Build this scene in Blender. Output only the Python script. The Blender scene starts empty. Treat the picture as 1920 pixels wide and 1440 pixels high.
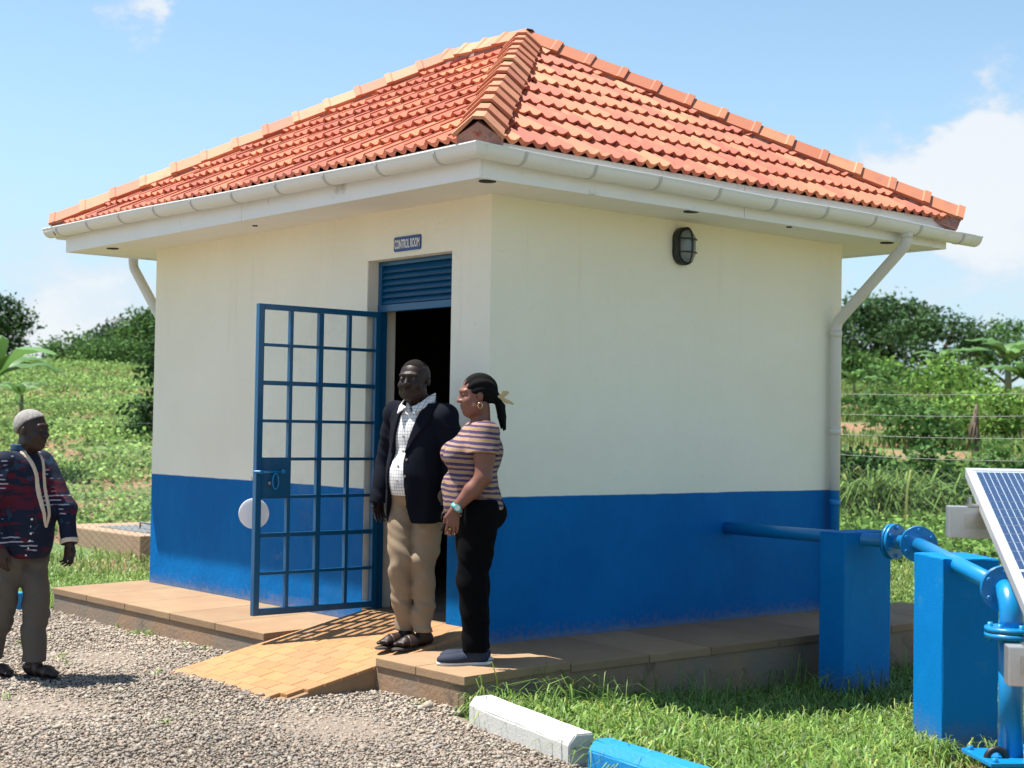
import bpy, bmesh, math, random
import numpy as np
from mathutils import Vector, Matrix, Euler
random.seed(7); RNG = np.random.default_rng(11)
C = bpy.context.scene.collection
SC = bpy.context.scene
rad = math.radians

# ------------------------------------------------------------------ camera, world, sun, exposure
CAM = Vector((-5.896, -7.139, 1.318))
cd = bpy.data.cameras.new('camera'); cam = bpy.data.objects.new('camera', cd); C.objects.link(cam)
cam.location = CAM; cam.rotation_euler = (rad(91.655), rad(-0.931), rad(-40.453))
cd.sensor_width = 36; cd.lens = 2845.85*36/1920; cd.clip_start = .1; cd.clip_end = 3000
cd.dof.use_dof = True; cd.dof.focus_distance = 9.2; cd.dof.aperture_fstop = 3.6
SC.camera = cam
SUN = Vector((-0.262, 0.315, 1.0)).normalized()          # direction towards the sun
sl = bpy.data.lights.new('sun', 'SUN'); so = bpy.data.objects.new('sun', sl); C.objects.link(so)
sl.energy = 4.2; sl.angle = rad(0.53); sl.color = (1.0, 0.955, 0.88)
so.rotation_euler = SUN.to_track_quat('Z', 'Y').to_euler(); so.location = (0, 0, 20)
SC.view_settings.view_transform = 'Standard'; SC.view_settings.look = 'None'
SC.view_settings.gamma = 1; SC.view_settings.exposure = 1.26; SC.view_settings.use_curve_mapping = False
SC.cycles.use_denoising = True
SC.cycles.max_bounces = 8; SC.cycles.transparent_max_bounces = 16

class NT:
    """tiny node helper"""
    def __init__(s, tree): s.t = tree; s.n = tree.nodes; s.l = tree.links
    def new(s, typ, **kw):
        n = s.n.new(typ)
        for k, v in kw.items():
            if k.startswith('_'): continue
            setattr(n, k, v)
        return n
    def link(s, a, b): s.l.new(a, b)
    def put(s, sock, v):
        if hasattr(v, 'is_output') or isinstance(v, bpy.types.NodeSocket): s.l.new(v, sock)
        elif isinstance(v, (tuple, list)) and sock.type == 'RGBA' and len(v) == 3: sock.default_value = (*v, 1)
        else: sock.default_value = v
    def math(s, op, a, b=0.0, c=0.0, clamp=False):
        n = s.new('ShaderNodeMath', operation=op, use_clamp=clamp)
        s.put(n.inputs[0], a); s.put(n.inputs[1], b); s.put(n.inputs[2], c); return n.outputs[0]
    def vmath(s, op, a, b=(0, 0, 0)):
        n = s.new('ShaderNodeVectorMath', operation=op); s.put(n.inputs[0], a); s.put(n.inputs[1], b)
        return n.outputs['Value'] if op in ('DOT_PRODUCT', 'LENGTH', 'DISTANCE') else n.outputs[0]
    def scale(s, a, f):
        n = s.new('ShaderNodeVectorMath', operation='SCALE'); s.put(n.inputs[0], a); s.put(n.inputs['Scale'], f); return n.outputs[0]
    def mix(s, f, a, b, mode='MIX'):
        n = s.new('ShaderNodeMix', data_type='RGBA', blend_type=mode)
        s.put(n.inputs[0], f); s.put(n.inputs[6], a); s.put(n.inputs[7], b); return n.outputs[2]
    def noise(s, vec, scale, detail=3, rough=.55, dist=0):
        n = s.new('ShaderNodeTexNoise'); s.put(n.inputs['Vector'], vec); n.inputs['Scale'].default_value = scale
        n.inputs['Detail'].default_value = detail; n.inputs['Roughness'].default_value = rough; n.inputs['Distortion'].default_value = dist
        return n.outputs[0]
    def ramp(s, f, stops, interp='LINEAR'):
        n = s.new('ShaderNodeValToRGB'); cr = n.color_ramp; cr.interpolation = interp; s.put(n.inputs[0], f)
        while len(cr.elements) < len(stops): cr.elements.new(.5)
        for e, (p, c) in zip(cr.elements, stops):
            e.position = p; e.color = (*c, 1) if len(c) == 3 else c
        return n.outputs[0]
    def maprange(s, v, a, b, c=0., d=1., kind='SMOOTHSTEP'):
        n = s.new('ShaderNodeMapRange', interpolation_type=kind); s.put(n.inputs[0], v)
        for i, x in zip((1, 2, 3, 4), (a, b, c, d)): s.put(n.inputs[i], x)
        return n.outputs[0]
    def sep(s, v):
        n = s.new('ShaderNodeSeparateXYZ'); s.put(n.inputs[0], v); return n.outputs
    def comb(s, x, y, z):
        n = s.new('ShaderNodeCombineXYZ'); s.put(n.inputs[0], x); s.put(n.inputs[1], y); s.put(n.inputs[2], z); return n.outputs[0]

# world: Nishita sky with procedural cumulus by direction
W = bpy.data.worlds.new('World'); SC.world = W; W.use_nodes = True
t = NT(W.node_tree); t.n.clear()
sky = t.new('ShaderNodeTexSky', sky_type='NISHITA'); sky.sun_disc = False
sky.sun_elevation = math.asin(SUN.z); sky.sun_rotation = math.atan2(SUN.x, SUN.y)
sky.air_density = 1.0; sky.dust_density = 0.6; sky.ozone_density = 1.0; sky.altitude = 1100
d = t.new('ShaderNodeTexCoord').outputs['Generated']
sx, sy, sz = t.sep(d)[:]
FW = Vector((.649, .761, .0)); RT = Vector((.761, -.649, .0))
warp = t.vmath('SUBTRACT', t.new('ShaderNodeTexNoise').outputs[1], (.5, .5, .5))
wn = warp.node.inputs[0].links[0].from_node; t.put(wn.inputs['Vector'], t.vmath('MULTIPLY', d, (1, 1, 1.6))); wn.inputs['Scale'].default_value = 13; wn.inputs['Detail'].default_value = 5; wn.inputs['Roughness'].default_value = .6
dw = t.vmath('ADD', d, t.scale(warp, .11))
n1 = t.noise(t.vmath('MULTIPLY', dw, (1, 1, 2.2)), 5.0, 6, .55)
# broken cumulus bank low all round the horizon, thinner higher up
el = t.maprange(sz, 0.02, 0.30, 1.0, 0.0)
dens = t.math('ADD', t.math('MULTIPLY', n1, 1.05), t.math('MULTIPLY', el, .17))
def cloud(px, py, r, amp):
    v = (FW*1 + RT*((px-960)/2846) + Vector((0, 0, 1))*((806-py)/2846)).normalized()
    g = t.math('DIVIDE', t.vmath('DISTANCE', t.vmath('MULTIPLY', dw, (1, 1, 1.25)), (v.x, v.y, v.z*1.25)), r)
    return t.math('MULTIPLY', t.math('POWER', 2.718, t.math('MULTIPLY', t.math('MULTIPLY', g, g), -1.0)), amp)
for a in ((1880, 335, .050, .42), (1750, 325, .042, .36), (1650, 300, .026, .24), (1838, 215, .026, .36), (1950, 235, .045, .36), (1640, 560, .05, .10), (1840, 530, .04, .12), (240, 20, .020, .30), (290, 25, .012, .25), (140, 620, .05, .16), (40, 470, .07, .10)):
    dens = t.math('ADD', dens, cloud(*a))
cov = t.maprange(dens, .66, .92)
skyc = t.mix(t.maprange(sz, 0.0, 0.26, .78, .12), sky.outputs[0], (2.55, 3.2, 4.15))
shade = t.mix(t.maprange(dens, .70, 1.05), (2.6, 3.0, 3.5), (3.5, 3.6, 3.7))
col = t.mix(t.math('MULTIPLY', cov, .86), t.mix(1.0, skyc, (.755, .81, .755), 'MULTIPLY'), shade)
bg = t.new('ShaderNodeBackground'); t.put(bg.inputs[0], col); bg.inputs[1].default_value = 0.11
t.link(bg.outputs[0], t.new('ShaderNodeOutputWorld').inputs[0])

# ------------------------------------------------------------------ materials
MATS = {}
def mat(name, col, rough=.6, var=.12, scale=6., bump=0., bscale=60., metal=0., rnd=0., hue=None, spec=.5, dirt=None, attr=False, coat=0., trans=0., splash=None):
    m = bpy.data.materials.new(name); m.use_nodes = True; t = NT(m.node_tree)
    b = t.n['Principled BSDF']; co = t.new('ShaderNodeTexCoord').outputs['Object']
    geo = t.new('ShaderNodeNewGeometry').outputs['Position']
    c = (*col, 1)
    n = t.noise(geo, scale, 4)
    out = t.mix(t.math('MULTIPLY', n, 1.0), tuple(x*(1-var) for x in col), tuple(min(1, x*(1+var)) for x in col))
    if hue: out = t.mix(t.maprange(t.noise(geo, scale*.45, 3), .35, .65), out, hue)
    if rnd:
        r = t.new('ShaderNodeObjectInfo').outputs['Random']
        out = t.mix(1.0, out, t.ramp(r, [(0, (1-rnd,)*3), (1, (1+rnd,)*3)]), 'MULTIPLY')
    if attr:
        a = t.new('ShaderNodeAttribute', attribute_name='tone')
        out = t.mix(1.0, out, a.outputs[0], 'MULTIPLY')
    if dirt: out = t.mix(t.maprange(t.noise(geo, dirt[1], 5, .65), dirt[2], dirt[3]), out, dirt[0])
    if splash is not None:      # red soil splashed up from the ground
        zz_ = t.math('ADD', t.sep(geo)[2], t.math('MULTIPLY', t.noise(geo, 11, 5, .7), .30)); out = t.mix(t.math('MULTIPLY', t.maprange(zz_, splash+.10, splash+.36, 1, 0), .55), out, (.16, .13, .11))
    t.put(b.inputs['Base Color'], out); b.inputs['Roughness'].default_value = rough
    b.inputs['Metallic'].default_value = metal; b.inputs['Specular IOR Level'].default_value = spec
    if coat: b.inputs['Coat Weight'].default_value = coat
    if bump:
        bn = t.new('ShaderNodeBump'); bn.inputs['Strength'].default_value = bump; bn.inputs['Distance'].default_value = .01
        t.put(bn.inputs['Height'], t.noise(geo, bscale, 5, .6)); t.link(bn.outputs[0], b.inputs['Normal'])
    if trans:
        tr = t.new('ShaderNodeBsdfTranslucent'); t.put(tr.inputs[0], out)
        ms = t.new('ShaderNodeMixShader'); ms.inputs[0].default_value = trans
        t.link(b.outputs[0], ms.inputs[1]); t.link(tr.outputs[0], ms.inputs[2])
        t.link(ms.outputs[0], t.n['Material Output'].inputs[0])
    MATS[name] = m; return m
mat('blue_paint', (.0005, .17, .48), .65, .10, 5, .25, 80, spec=.12, dirt=((.03, .20, .44), 5.0, .58, .82), splash=-.36)
mat('blue_steel', (.002, .082, .20), .33, .08, 9, .05, 200, coat=.2)
mat('blue_pipe', (.003, .20, .48), .32, .08, 9, .06, 120, coat=.2)
mat('white_pvc', (.74, .75, .74), .42, .06, 4, dirt=((.40, .39, .35), 5.5, .60, .80))
mat('fascia_white', (.80, .82, .84), .5, .05, 4, dirt=((.42, .40, .36), 4.2, .6, .8))
mat('soffit_white', (.80, .78, .73), .7, .05, 3)
mat('cream_reveal', (.74, .71, .63), .85, .05, 6, .2, 120)
mat('dark_vent', (.015, .014, .013), .8)
mat('interior_wall_shade', (.10, .10, .095), .9, .1, 2)  # dimness of the unlit room put into a dark grey wall colour
mat('mortar', (.36, .185, .15), .9, .3, 14, .6, 60, dirt=((.15, .10, .10), 9, .52, .72))
mat('slab', (.29, .19, .105), .85, .2, 5, .35, 70, rnd=.13, hue=(.27, .165, .09), dirt=((.19, .13, .085), 8, .60, .85))
mat('plinth', (.30, .185, .11), .9, .3, 5, .5, 45, hue=(.22, .175, .13), dirt=((.11, .085, .065), 3.5, .55, .75))
mat('paver', (.38, .195, .078), .85, .16, 7, .3, 80, rnd=.10, hue=(.35, .185, .085))
mat('joint_sand', (.25, .16, .09), .95, .2, 20)
mat('kerb_white', (.50, .49, .46), .7, .05, 6, .3, 60, dirt=((.45, .40, .34), 6, .66, .85))
mat('kerb_blue', (.003, .22, .52), .6, .10, 6, .3, 60, dirt=((.05, .25, .42), 7, .62, .8))
mat('concrete', (.36, .235, .15), .9, .2, 4, .4, 40)
mat('galv', (.52, .53, .54), .35, .10, 25, .05, 90, metal=.75)
mat('alu', (.72, .73, .74), .35, .05, 20, metal=.6)
mat('lamp_black', (.018, .022, .025), .4)
mat('steel', (.45, .45, .44), .3, .1, 30, metal=1.)
mat('rubber', (.012, .012, .013), .5, .1, 40)
mat('sign_blue', (.01, .055, .24), .35, .04, 5)
mat('sign_white', (.80, .80, .80), .4)
mat('plate_white', (.86, .85, .86), .35, .02, 5)
mat('post_concrete', (.24, .20, .17), .9, .25, 7, .4, 50)
mat('wire', (.22, .23, .22), .5, .1, 10, metal=.5)
mat('bark', (.13, .095, .065), .9, .3, 5, .5, 20)
mat('leaf_dark', (.045, .098, .036), .7, .25, 1.2, spec=.12, attr=True, trans=.2)
mat('leaf_mid', (.085, .17, .05), .7, .25, 1.2, spec=.12, attr=True, trans=.25)
mat('leaf_bright', (.17, .30, .07), .7, .25, 1.2, spec=.12, attr=True, trans=.3)
mat('leaf_banana', (.12, .24, .065), .42, .2, 1.5, attr=True, trans=.3)
mat('grass', (.165, .29, .055), .5, .2, 2, attr=True, trans=.3)
mat('grass_pale', (.125, .21, .06), .75, .25, 1.0, spec=.1, attr=True, trans=.25)
mat('crop', (.27, .41, .13), .75, .3, .35, spec=.08, attr=True, trans=.3)

def ground_mat():
    m = bpy.data.materials.new('ground_soil'); m.use_nodes = True; t = NT(m.node_tree); b = t.n['Principled BSDF']
    g = t.new('ShaderNodeNewGeometry').outputs['Position']
    soil = t.mix(t.noise(g, 3.0, 6, .6), (.16, .085, .045), (.34, .20, .115))
    grass = t.mix(t.noise(g, 1.2, 5, .6), (.055, .10, .025), (.13, .20, .055))
    f = t.maprange(t.noise(g, .55, 6, .62), .43, .58)
    t.put(b.inputs['Base Color'], t.mix(f, soil, grass)); b.inputs['Roughness'].default_value = .95
    bn = t.new('ShaderNodeBump'); bn.inputs['Strength'].default_value = .6; bn.inputs['Distance'].default_value = .05
    t.put(bn.inputs['Height'], t.noise(g, 9, 6, .65)); t.link(bn.outputs[0], b.inputs['Normal']); MATS['ground_soil'] = m
ground_mat()
def gravel_base_mat():
    m = bpy.data.materials.new('gravel_bed'); m.use_nodes = True; t = NT(m.node_tree); b = t.n['Principled BSDF']
    g = t.new('ShaderNodeNewGeometry').outputs['Position']
    t.put(b.inputs['Base Color'], t.mix(t.noise(g, 45, 4), (.10, .075, .055), (.30, .24, .19))); b.inputs['Roughness'].default_value = .95
    MATS['gravel_bed'] = m
gravel_base_mat()
def stone_mat():
    m = bpy.data.materials.new('gravel_stone'); m.use_nodes = True; t = NT(m.node_tree); b = t.n['Principled BSDF']
    g = t.new('ShaderNodeNewGeometry').outputs['Position']
    a = t.new('ShaderNodeAttribute', attribute_name='tone').outputs[0]
    c = t.mix(1.0, a, t.mix(t.noise(g, 60, 4), (.75,)*3, (1.2,)*3), 'MULTIPLY')
    t.put(b.inputs['Base Color'], c); b.inputs['Roughness'].default_value = .8; MATS['gravel_stone'] = m
stone_mat()
def wall_mat():
    m = bpy.data.materials.new('wall_paint'); m.use_nodes = True; t = NT(m.node_tree); b = t.n['Principled BSDF']
    g = t.new('ShaderNodeNewGeometry').outputs['Position']; x, y, z = t.sep(g)[:]
    line = t.math('ADD', z, t.math('MULTIPLY', t.math('SUBTRACT', t.noise(g, 4, 4), .5), .012))
    f = t.maprange(line, .889, .895, kind='LINEAR')
    cream = t.mix(t.maprange(t.noise(g, 1.1, 5, .6), .3, .75), (.88, .86, .745), (.84, .815, .69))
    # rain streaks running down from the soffit
    st = t.noise(t.vmath('MULTIPLY', g, (7, 7, .45)), 1.6, 5, .65)
    cream = t.mix(t.math('MULTIPLY', t.maprange(st, .56, .80), t.maprange(z, 1.0, 2.8, .05, .38)), cream, (.58, .54, .42))
    speck = t.maprange(t.noise(g, 38, 2), .70, .76); cream = t.mix(t.math('MULTIPLY', speck, .35), cream, (.38, .34, .27))
    blue = t.mix(t.maprange(t.noise(g, 1.6, 5, .6), .35, .7), (.0005, .124, .385), (.0005, .148, .44))
    dust = t.math('MULTIPLY', t.maprange(t.math('ADD', z, t.math('MULTIPLY', t.noise(g, 9, 5, .7), .10)), .045, .095, 1, 0), .5)
    blue = t.mix(dust, blue, (.20, .27, .34)); mud = t.math('MULTIPLY', t.maprange(t.math('ADD', t.math('MULTIPLY', z, 2.2), t.noise(g, 26, 5, .75)), .42, .72, 1, 0), .45); blue = t.mix(mud, blue, (.20, .15, .12))
    scuff = t.math('MULTIPLY', t.maprange(t.noise(t.vmath('MULTIPLY', g, (1, 1, 3)), 6.5, 6, .7), .64, .74), .30); blue = t.mix(scuff, blue, (.03, .20, .42))
    t.put(b.inputs['Base Color'], t.mix(f, blue, cream))
    t.put(b.inputs['Roughness'], t.mix(f, (.6,)*3, (.85,)*3)); b.inputs['Specular IOR Level'].default_value = .08
    bn = t.new('ShaderNodeBump'); bn.inputs['Strength'].default_value = .45; bn.inputs['Distance'].default_value = .008
    t.put(bn.inputs['Height'], t.math('ADD', t.noise(g, 95, 4, .6), t.math('MULTIPLY', t.noise(t.vmath('MULTIPLY', g, (1, 1, .6)), 9, 4), 2.6))); t.link(bn.outputs[0], b.inputs['Normal'])
    MATS['wall_paint'] = m
wall_mat()
def pipe_two_tone():
    m = bpy.data.materials.new('downpipe_paint'); m.use_nodes = True; t = NT(m.node_tree); b = t.n['Principled BSDF']
    g = t.new('ShaderNodeNewGeometry').outputs['Position']; z = t.sep(g)[2]
    t.put(b.inputs['Base Color'], t.mix(t.maprange(z, .889, .895, kind='LINEAR'), (.002, .19, .53), t.mix(t.noise(g, 5, 4), (.60, .59, .55), (.69, .68, .64))))
    b.inputs['Roughness'].default_value = .45; MATS['downpipe_paint'] = m
pipe_two_tone()
def tile_mat():
    m = bpy.data.materials.new('clay_tile'); m.use_nodes = True; t = NT(m.node_tree); b = t.n['Principled BSDF']
    g = t.new('ShaderNodeNewGeometry').outputs['Position']; r = t.new('ShaderNodeObjectInfo').outputs['Random']
    c = t.ramp(r, [(0, (.33, .078, .045)), (.45, (.43, .112, .058)), (.85, (.50, .148, .072)), (1, (.55, .21, .10))])
    c = t.mix(t.maprange(t.noise(g, 7, 5, .6), .5, .8), c, (.56, .20, .09))
    c = t.mix(t.maprange(t.noise(g, 16, 5, .7), .62, .80), c, (.17, .065, .05))
    t.put(b.inputs['Base Color'], c); b.inputs['Roughness'].default_value = .75
    bn = t.new('ShaderNodeBump'); bn.inputs['Strength'].default_value = .25; bn.inputs['Distance'].default_value = .005
    t.put(bn.inputs['Height'], t.noise(g, 70, 5)); t.link(bn.outputs[0], b.inputs['Normal']); MATS['clay_tile'] = m
tile_mat()
def cap_mat():
    m = bpy.data.materials.new('clay_cap'); m.use_nodes = True; t = NT(m.node_tree); b = t.n['Principled BSDF']
    g = t.new('ShaderNodeNewGeometry').outputs['Position']; r = t.new('ShaderNodeObjectInfo').outputs['Random']
    c = t.ramp(r, [(0, (.42, .135, .07)), (.5, (.48, .18, .09)), (1, (.54, .25, .13))])
    c = t.mix(t.maprange(t.noise(g, 11, 5, .6), .5, .75), c, (.40, .15, .10))
    t.put(b.inputs['Base Color'], c); b.inputs['Roughness'].default_value = .75
    bn = t.new('ShaderNodeBump'); bn.inputs['Strength'].default_value = .3; bn.inputs['Distance'].default_value = .005
    t.put(bn.inputs['Height'], t.noise(g, 60, 5)); t.link(bn.outputs[0], b.inputs['Normal']); MATS['clay_cap'] = m
cap_mat()
def glass_mat():
    m = bpy.data.materials.new('clear_glass'); m.use_nodes = True; t = NT(m.node_tree); t.n.remove(t.n['Principled BSDF'])
    tr = t.new('ShaderNodeBsdfTransparent'); tr.inputs[0].default_value = (.97, .985, .985, 1)
    gl = t.new('ShaderNodeBsdfGlossy'); gl.inputs['Roughness'].default_value = .03
    df = t.new('ShaderNodeBsdfDiffuse'); df.inputs[0].default_value = (.55, .56, .55, 1)
    g = t.new('ShaderNodeNewGeometry').outputs['Position']
    ms = t.new('ShaderNodeMixShader'); gg = t.new('ShaderNodeNewGeometry'); cs = t.math('ABSOLUTE', t.vmath('DOT_PRODUCT', gg.outputs['Incoming'], gg.outputs['Normal']))
    t.put(ms.inputs[0], t.math('ADD', .02, t.math('MULTIPLY', t.math('POWER', t.math('SUBTRACT', 1.0, cs), 5.0), .48))); t.link(tr.outputs[0], ms.inputs[1]); t.link(gl.outputs[0], ms.inputs[2])
    m2 = t.new('ShaderNodeMixShader'); t.put(m2.inputs[0], t.maprange(t.noise(g, 5, 5, .6), .48, .85, .004, .07))   # dust film
    t.link(ms.outputs[0], m2.inputs[1]); t.link(df.outputs[0], m2.inputs[2])
    t.link(m2.outputs[0], t.n['Material Output'].inputs[0]); MATS['clear_glass'] = m
glass_mat()
def lamp_glass():
    mat('lamp_glass', (.16, .20, .21), .18, .15, 30)
lamp_glass()
def cell_mat():
    m = bpy.data.materials.new('solar_cell'); m.use_nodes = True; t = NT(m.node_tree); b = t.n['Principled BSDF']
    o = t.new('ShaderNodeTexCoord').outputs['Object']; x = t.sep(o)[0]
    fr = t.math('FRACT', t.math('DIVIDE', x, .0273)); line = t.math('LESS_THAN', fr, .11)
    base = t.mix(t.noise(o, 9, 2), (.012, .030, .085), (.020, .045, .115))
    t.put(b.inputs['Base Color'], t.mix(line, base, (.42, .50, .60))); b.inputs['Roughness'].default_value = .25; b.inputs['Coat Weight'].default_value = .8
    b.inputs['Coat Roughness'].default_value = .12
    MATS['solar_cell'] = m
cell_mat()

# ------------------------------------------------------------------ object helpers
def link(o, parent=None):
    C.objects.link(o)
    if parent is not None: o.parent = parent
    return o
def tag(o, label=None, cat=None, group=None, kind=None):
    if label: o['label'] = label
    if cat: o['category'] = cat
    if group: o['group'] = group
    if kind: o['kind'] = kind
    return o
def empty(name, label, cat, loc=(0, 0, 0), rz=0, group=None):
    o = bpy.data.objects.new(name, None); C.objects.link(o); o.location = loc; o.rotation_euler = (0, 0, rz); o.empty_display_size = .1
    return tag(o, label, cat, group)
def fast(name, V, F, m, parent=None, tone=None, smooth=False, loc=None):
    """mesh object from numpy arrays; F is (n,3) or (n,4)"""
    V = np.asarray(V, np.float32); F = np.asarray(F, np.int32); me = bpy.data.meshes.new(name)
    me.vertices.add(len(V)); me.vertices.foreach_set('co', V.ravel())
    k = F.shape[1]; me.loops.add(F.size); me.loops.foreach_set('vertex_index', F.ravel())
    me.polygons.add(len(F)); me.polygons.foreach_set('loop_start', np.arange(len(F), dtype=np.int32)*k)
    me.polygons.foreach_set('loop_total', np.full(len(F), k, np.int32))
    if smooth: me.polygons.foreach_set('use_smooth', np.ones(len(F), bool))
    me.update(calc_edges=True)
    if tone is not None:
        a = me.attributes.new('tone', 'FLOAT_COLOR', 'POINT'); tt = np.ones((len(V), 4), np.float32); tt[:, :3] = tone; a.data.foreach_set('color', tt.ravel())
    me.materials.append(MATS[m] if isinstance(m, str) else m)
    o = bpy.data.objects.new(name, me)
    if loc is not None: o.location = loc
    return link(o, parent)
class MB:
    """collects boxes, tubes, lathes into one bmesh"""
    def __init__(s): s.b = bmesh.new()
    def box(s, x0, x1, y0, y1, z0, z1, mtx=None, bevel=0):
        vs = [s.b.verts.new((x, y, z)) for x in (x0, x1) for y in (y0, y1) for z in (z0, z1)]
        fs = [s.b.faces.new([vs[i] for i in f]) for f in ((0, 1, 3, 2), (4, 6, 7, 5), (0, 4, 5, 1), (2, 3, 7, 6), (0, 2, 6, 4), (1, 5, 7, 3))]
        if bevel:
            r = bmesh.ops.bevel(s.b, geom=list({e for f in fs for e in f.edges}), offset=bevel, segments=2, affect='EDGES', profile=.6)
            vs = list({v for v in r['verts']} | {v for v in vs if v.is_valid})
        if mtx is not None: bmesh.ops.transform(s.b, matrix=mtx, verts=[v for v in vs if v.is_valid])
        return s
    def prism(s, pts, axis, a, b):
        """extrude 2d polygon pts along axis index from a to b; the 2d coords fill the other two axes in order"""
        def P(u, v, w):
            c = [0, 0, 0]; o = [i for i in range(3) if i != axis]; c[o[0]] = u; c[o[1]] = v; c[axis] = w; return c
        A = [s.b.verts.new(P(u, v, a)) for u, v in pts]; B = [s.b.verts.new(P(u, v, b)) for u, v in pts]
        n = len(pts)
        for i in range(n): s.b.faces.new((A[i], A[(i+1) % n], B[(i+1) % n], B[i]))
        s.b.faces.new(A[::-1]); s.b.faces.new(B); return s
    def tube(s, pts, r, n=12, cap=True, closed=False):
        pts = [Vector(p) for p in pts]; rs = r if isinstance(r, (list, tuple)) else [r]*len(pts); rings = []
        up = None
        for i, p in enumerate(pts):
            if closed: d = pts[(i+1) % len(pts)]-pts[i-1]
            else: d = (pts[min(i+1, len(pts)-1)]-pts[max(i-1, 0)])
            d.normalize()
            if up is None: up = Vector((0, 0, 1)) if abs(d.z) < .9 else Vector((1, 0, 0))
            a = d.cross(up).normalized(); b2 = a.cross(d).normalized(); up = b2
            k = 1.0
            if not closed and 0 < i < len(pts)-1:
                c = (pts[i]-pts[i-1]).normalized().dot(d); k = 1/max(c, .5)
            rings.append([s.b.verts.new(p+(a*math.cos(q)+b2*math.sin(q))*rs[i]*(1 if k < 1.02 else k**.5)) for q in [2*math.pi*j/n for j in range(n)]])
        m = len(rings)
        for i in range(m if closed else m-1):
            A, B = rings[i], rings[(i+1) % m]
            for j in range(n):
                f = s.b.faces.new((A[j], A[(j+1) % n], B[(j+1) % n], B[j])); f.smooth = True
        if cap and not closed:
            s.b.faces.new(rings[0][::-1]); s.b.faces.new(rings[-1])
        return s
    def disc(s, c, d, r, h, n=24):
        c = Vector(c); d = Vector(d).normalized(); return s.tube([c-d*h/2, c+d*h/2], r, n)
    def build(s, name, m, parent=None, loc=None, smooth=False):
        me = bpy.data.meshes.new(name); bmesh.ops.recalc_face_normals(s.b, faces=s.b.faces)
        if smooth:
            for f in s.b.faces: f.smooth = True
        s.b.to_mesh(me); s.b.free(); me.materials.append(MATS[m] if isinstance(m, str) else m)
        o = bpy.data.objects.new(name, me)
        if loc is not None: o.location = loc
        return link(o, parent)
def box(name, m, parent, *a, bevel=0, loc=None): return MB().box(*a, bevel=bevel).build(name, m, parent, loc)
def again(o, parent, loc=None, rot=None, name=None):
    c = o.copy(); c.name = name or o.name.split('.')[0]; C.objects.link(c); c.parent = parent
    if loc is not None: c.location = loc
    if rot is not None: c.rotation_euler = rot
    return c
def px(u, v):
    """unit-depth ray direction through photo pixel, used only to measure positions"""
    M_ = cam.rotation_euler.to_matrix(); return M_ @ Vector(((u-960)/2845.85, -(v-720)/2845.85, -1))
def onz(u, v, z): d_ = px(u, v); return CAM + d_*((z-CAM.z)/d_.z)
def onx(u, v, x): d_ = px(u, v); return CAM + d_*((x-CAM.x)/d_.x)
def ony(u, v, y): d_ = px(u, v); return CAM + d_*((y-CAM.y)/d_.y)

# ------------------------------------------------------------------ terrain
F2 = np.array([.649, .761]); R2 = np.array([.761, -.649]); CAM2 = np.array([CAM.x, CAM.y])
def sstep(a, b, x): q = np.clip((x-a)/(b-a), 0, 1); return q*q*(3-2*q)
def ground_z(x, y):
    x = np.asarray(x, float); y = np.asarray(y, float)
    d = (x-CAM.x)*F2[0]+(y-CAM.y)*F2[1]; s = ((x-CAM.x)*R2[0]+(y-CAM.y)*R2[1])/np.maximum(d, 4)
    near = -.225-.19*sstep(-1.0, 1.6, x)*sstep(4.0, -.2, y) - .13*sstep(4.3, 5.5, y)
    crest = 3.05-.9*np.clip(s, -.6, .6)
    rise = sstep(15., 56., d)*.5+np.clip((d-16)/36, 0, 1)*.5
    far = np.clip((d-55)/100, 0, 1)*1.0
    wob = .10*np.sin(x*.31+1.3)*np.sin(y*.27)+.06*np.sin(x*.9+y*.7)
    return near+(crest-near)*rise+far+wob*np.clip((d-15)/8, 0, 1)
def make_ground():
    # one sheet, fine near the yard and coarse to the horizon
    def axis(c): 
        a = np.concatenate([np.linspace(0, 14, 70), np.linspace(14.5, 70, 75), np.geomspace(72, 1500, 24)])
        return np.concatenate([c-a[::-1], c+a[1:]])
    X, Y = np.meshgrid(axis(0.), axis(0.), indexing='ij'); Z = ground_z(X, Y)
    n, m = X.shape; V = np.stack([X, Y, Z], -1).reshape(-1, 3); I = np.arange(n*m).reshape(n, m)
    Fq = np.stack([I[:-1, :-1], I[1:, :-1], I[1:, 1:], I[:-1, 1:]], -1).reshape(-1, 4)
    o = fast('ground', V, Fq, 'ground_soil', smooth=True); tag(o, kind='structure')
make_ground()
GZ = -.20    # gravel level
gv = MB(); gv.prism([(-16, -16), (-1.29, -16), (-1.29, -3.4), (-1.14, -2.15), (-.89, -1.0), (-.85, -.80), (-.74, -.79), (-.74, 4.66), (-16, 4.66)], 2, GZ-.06, GZ-.012)
tag(gv.build('gravel_yard', 'gravel_bed'), kind='structure')

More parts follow.
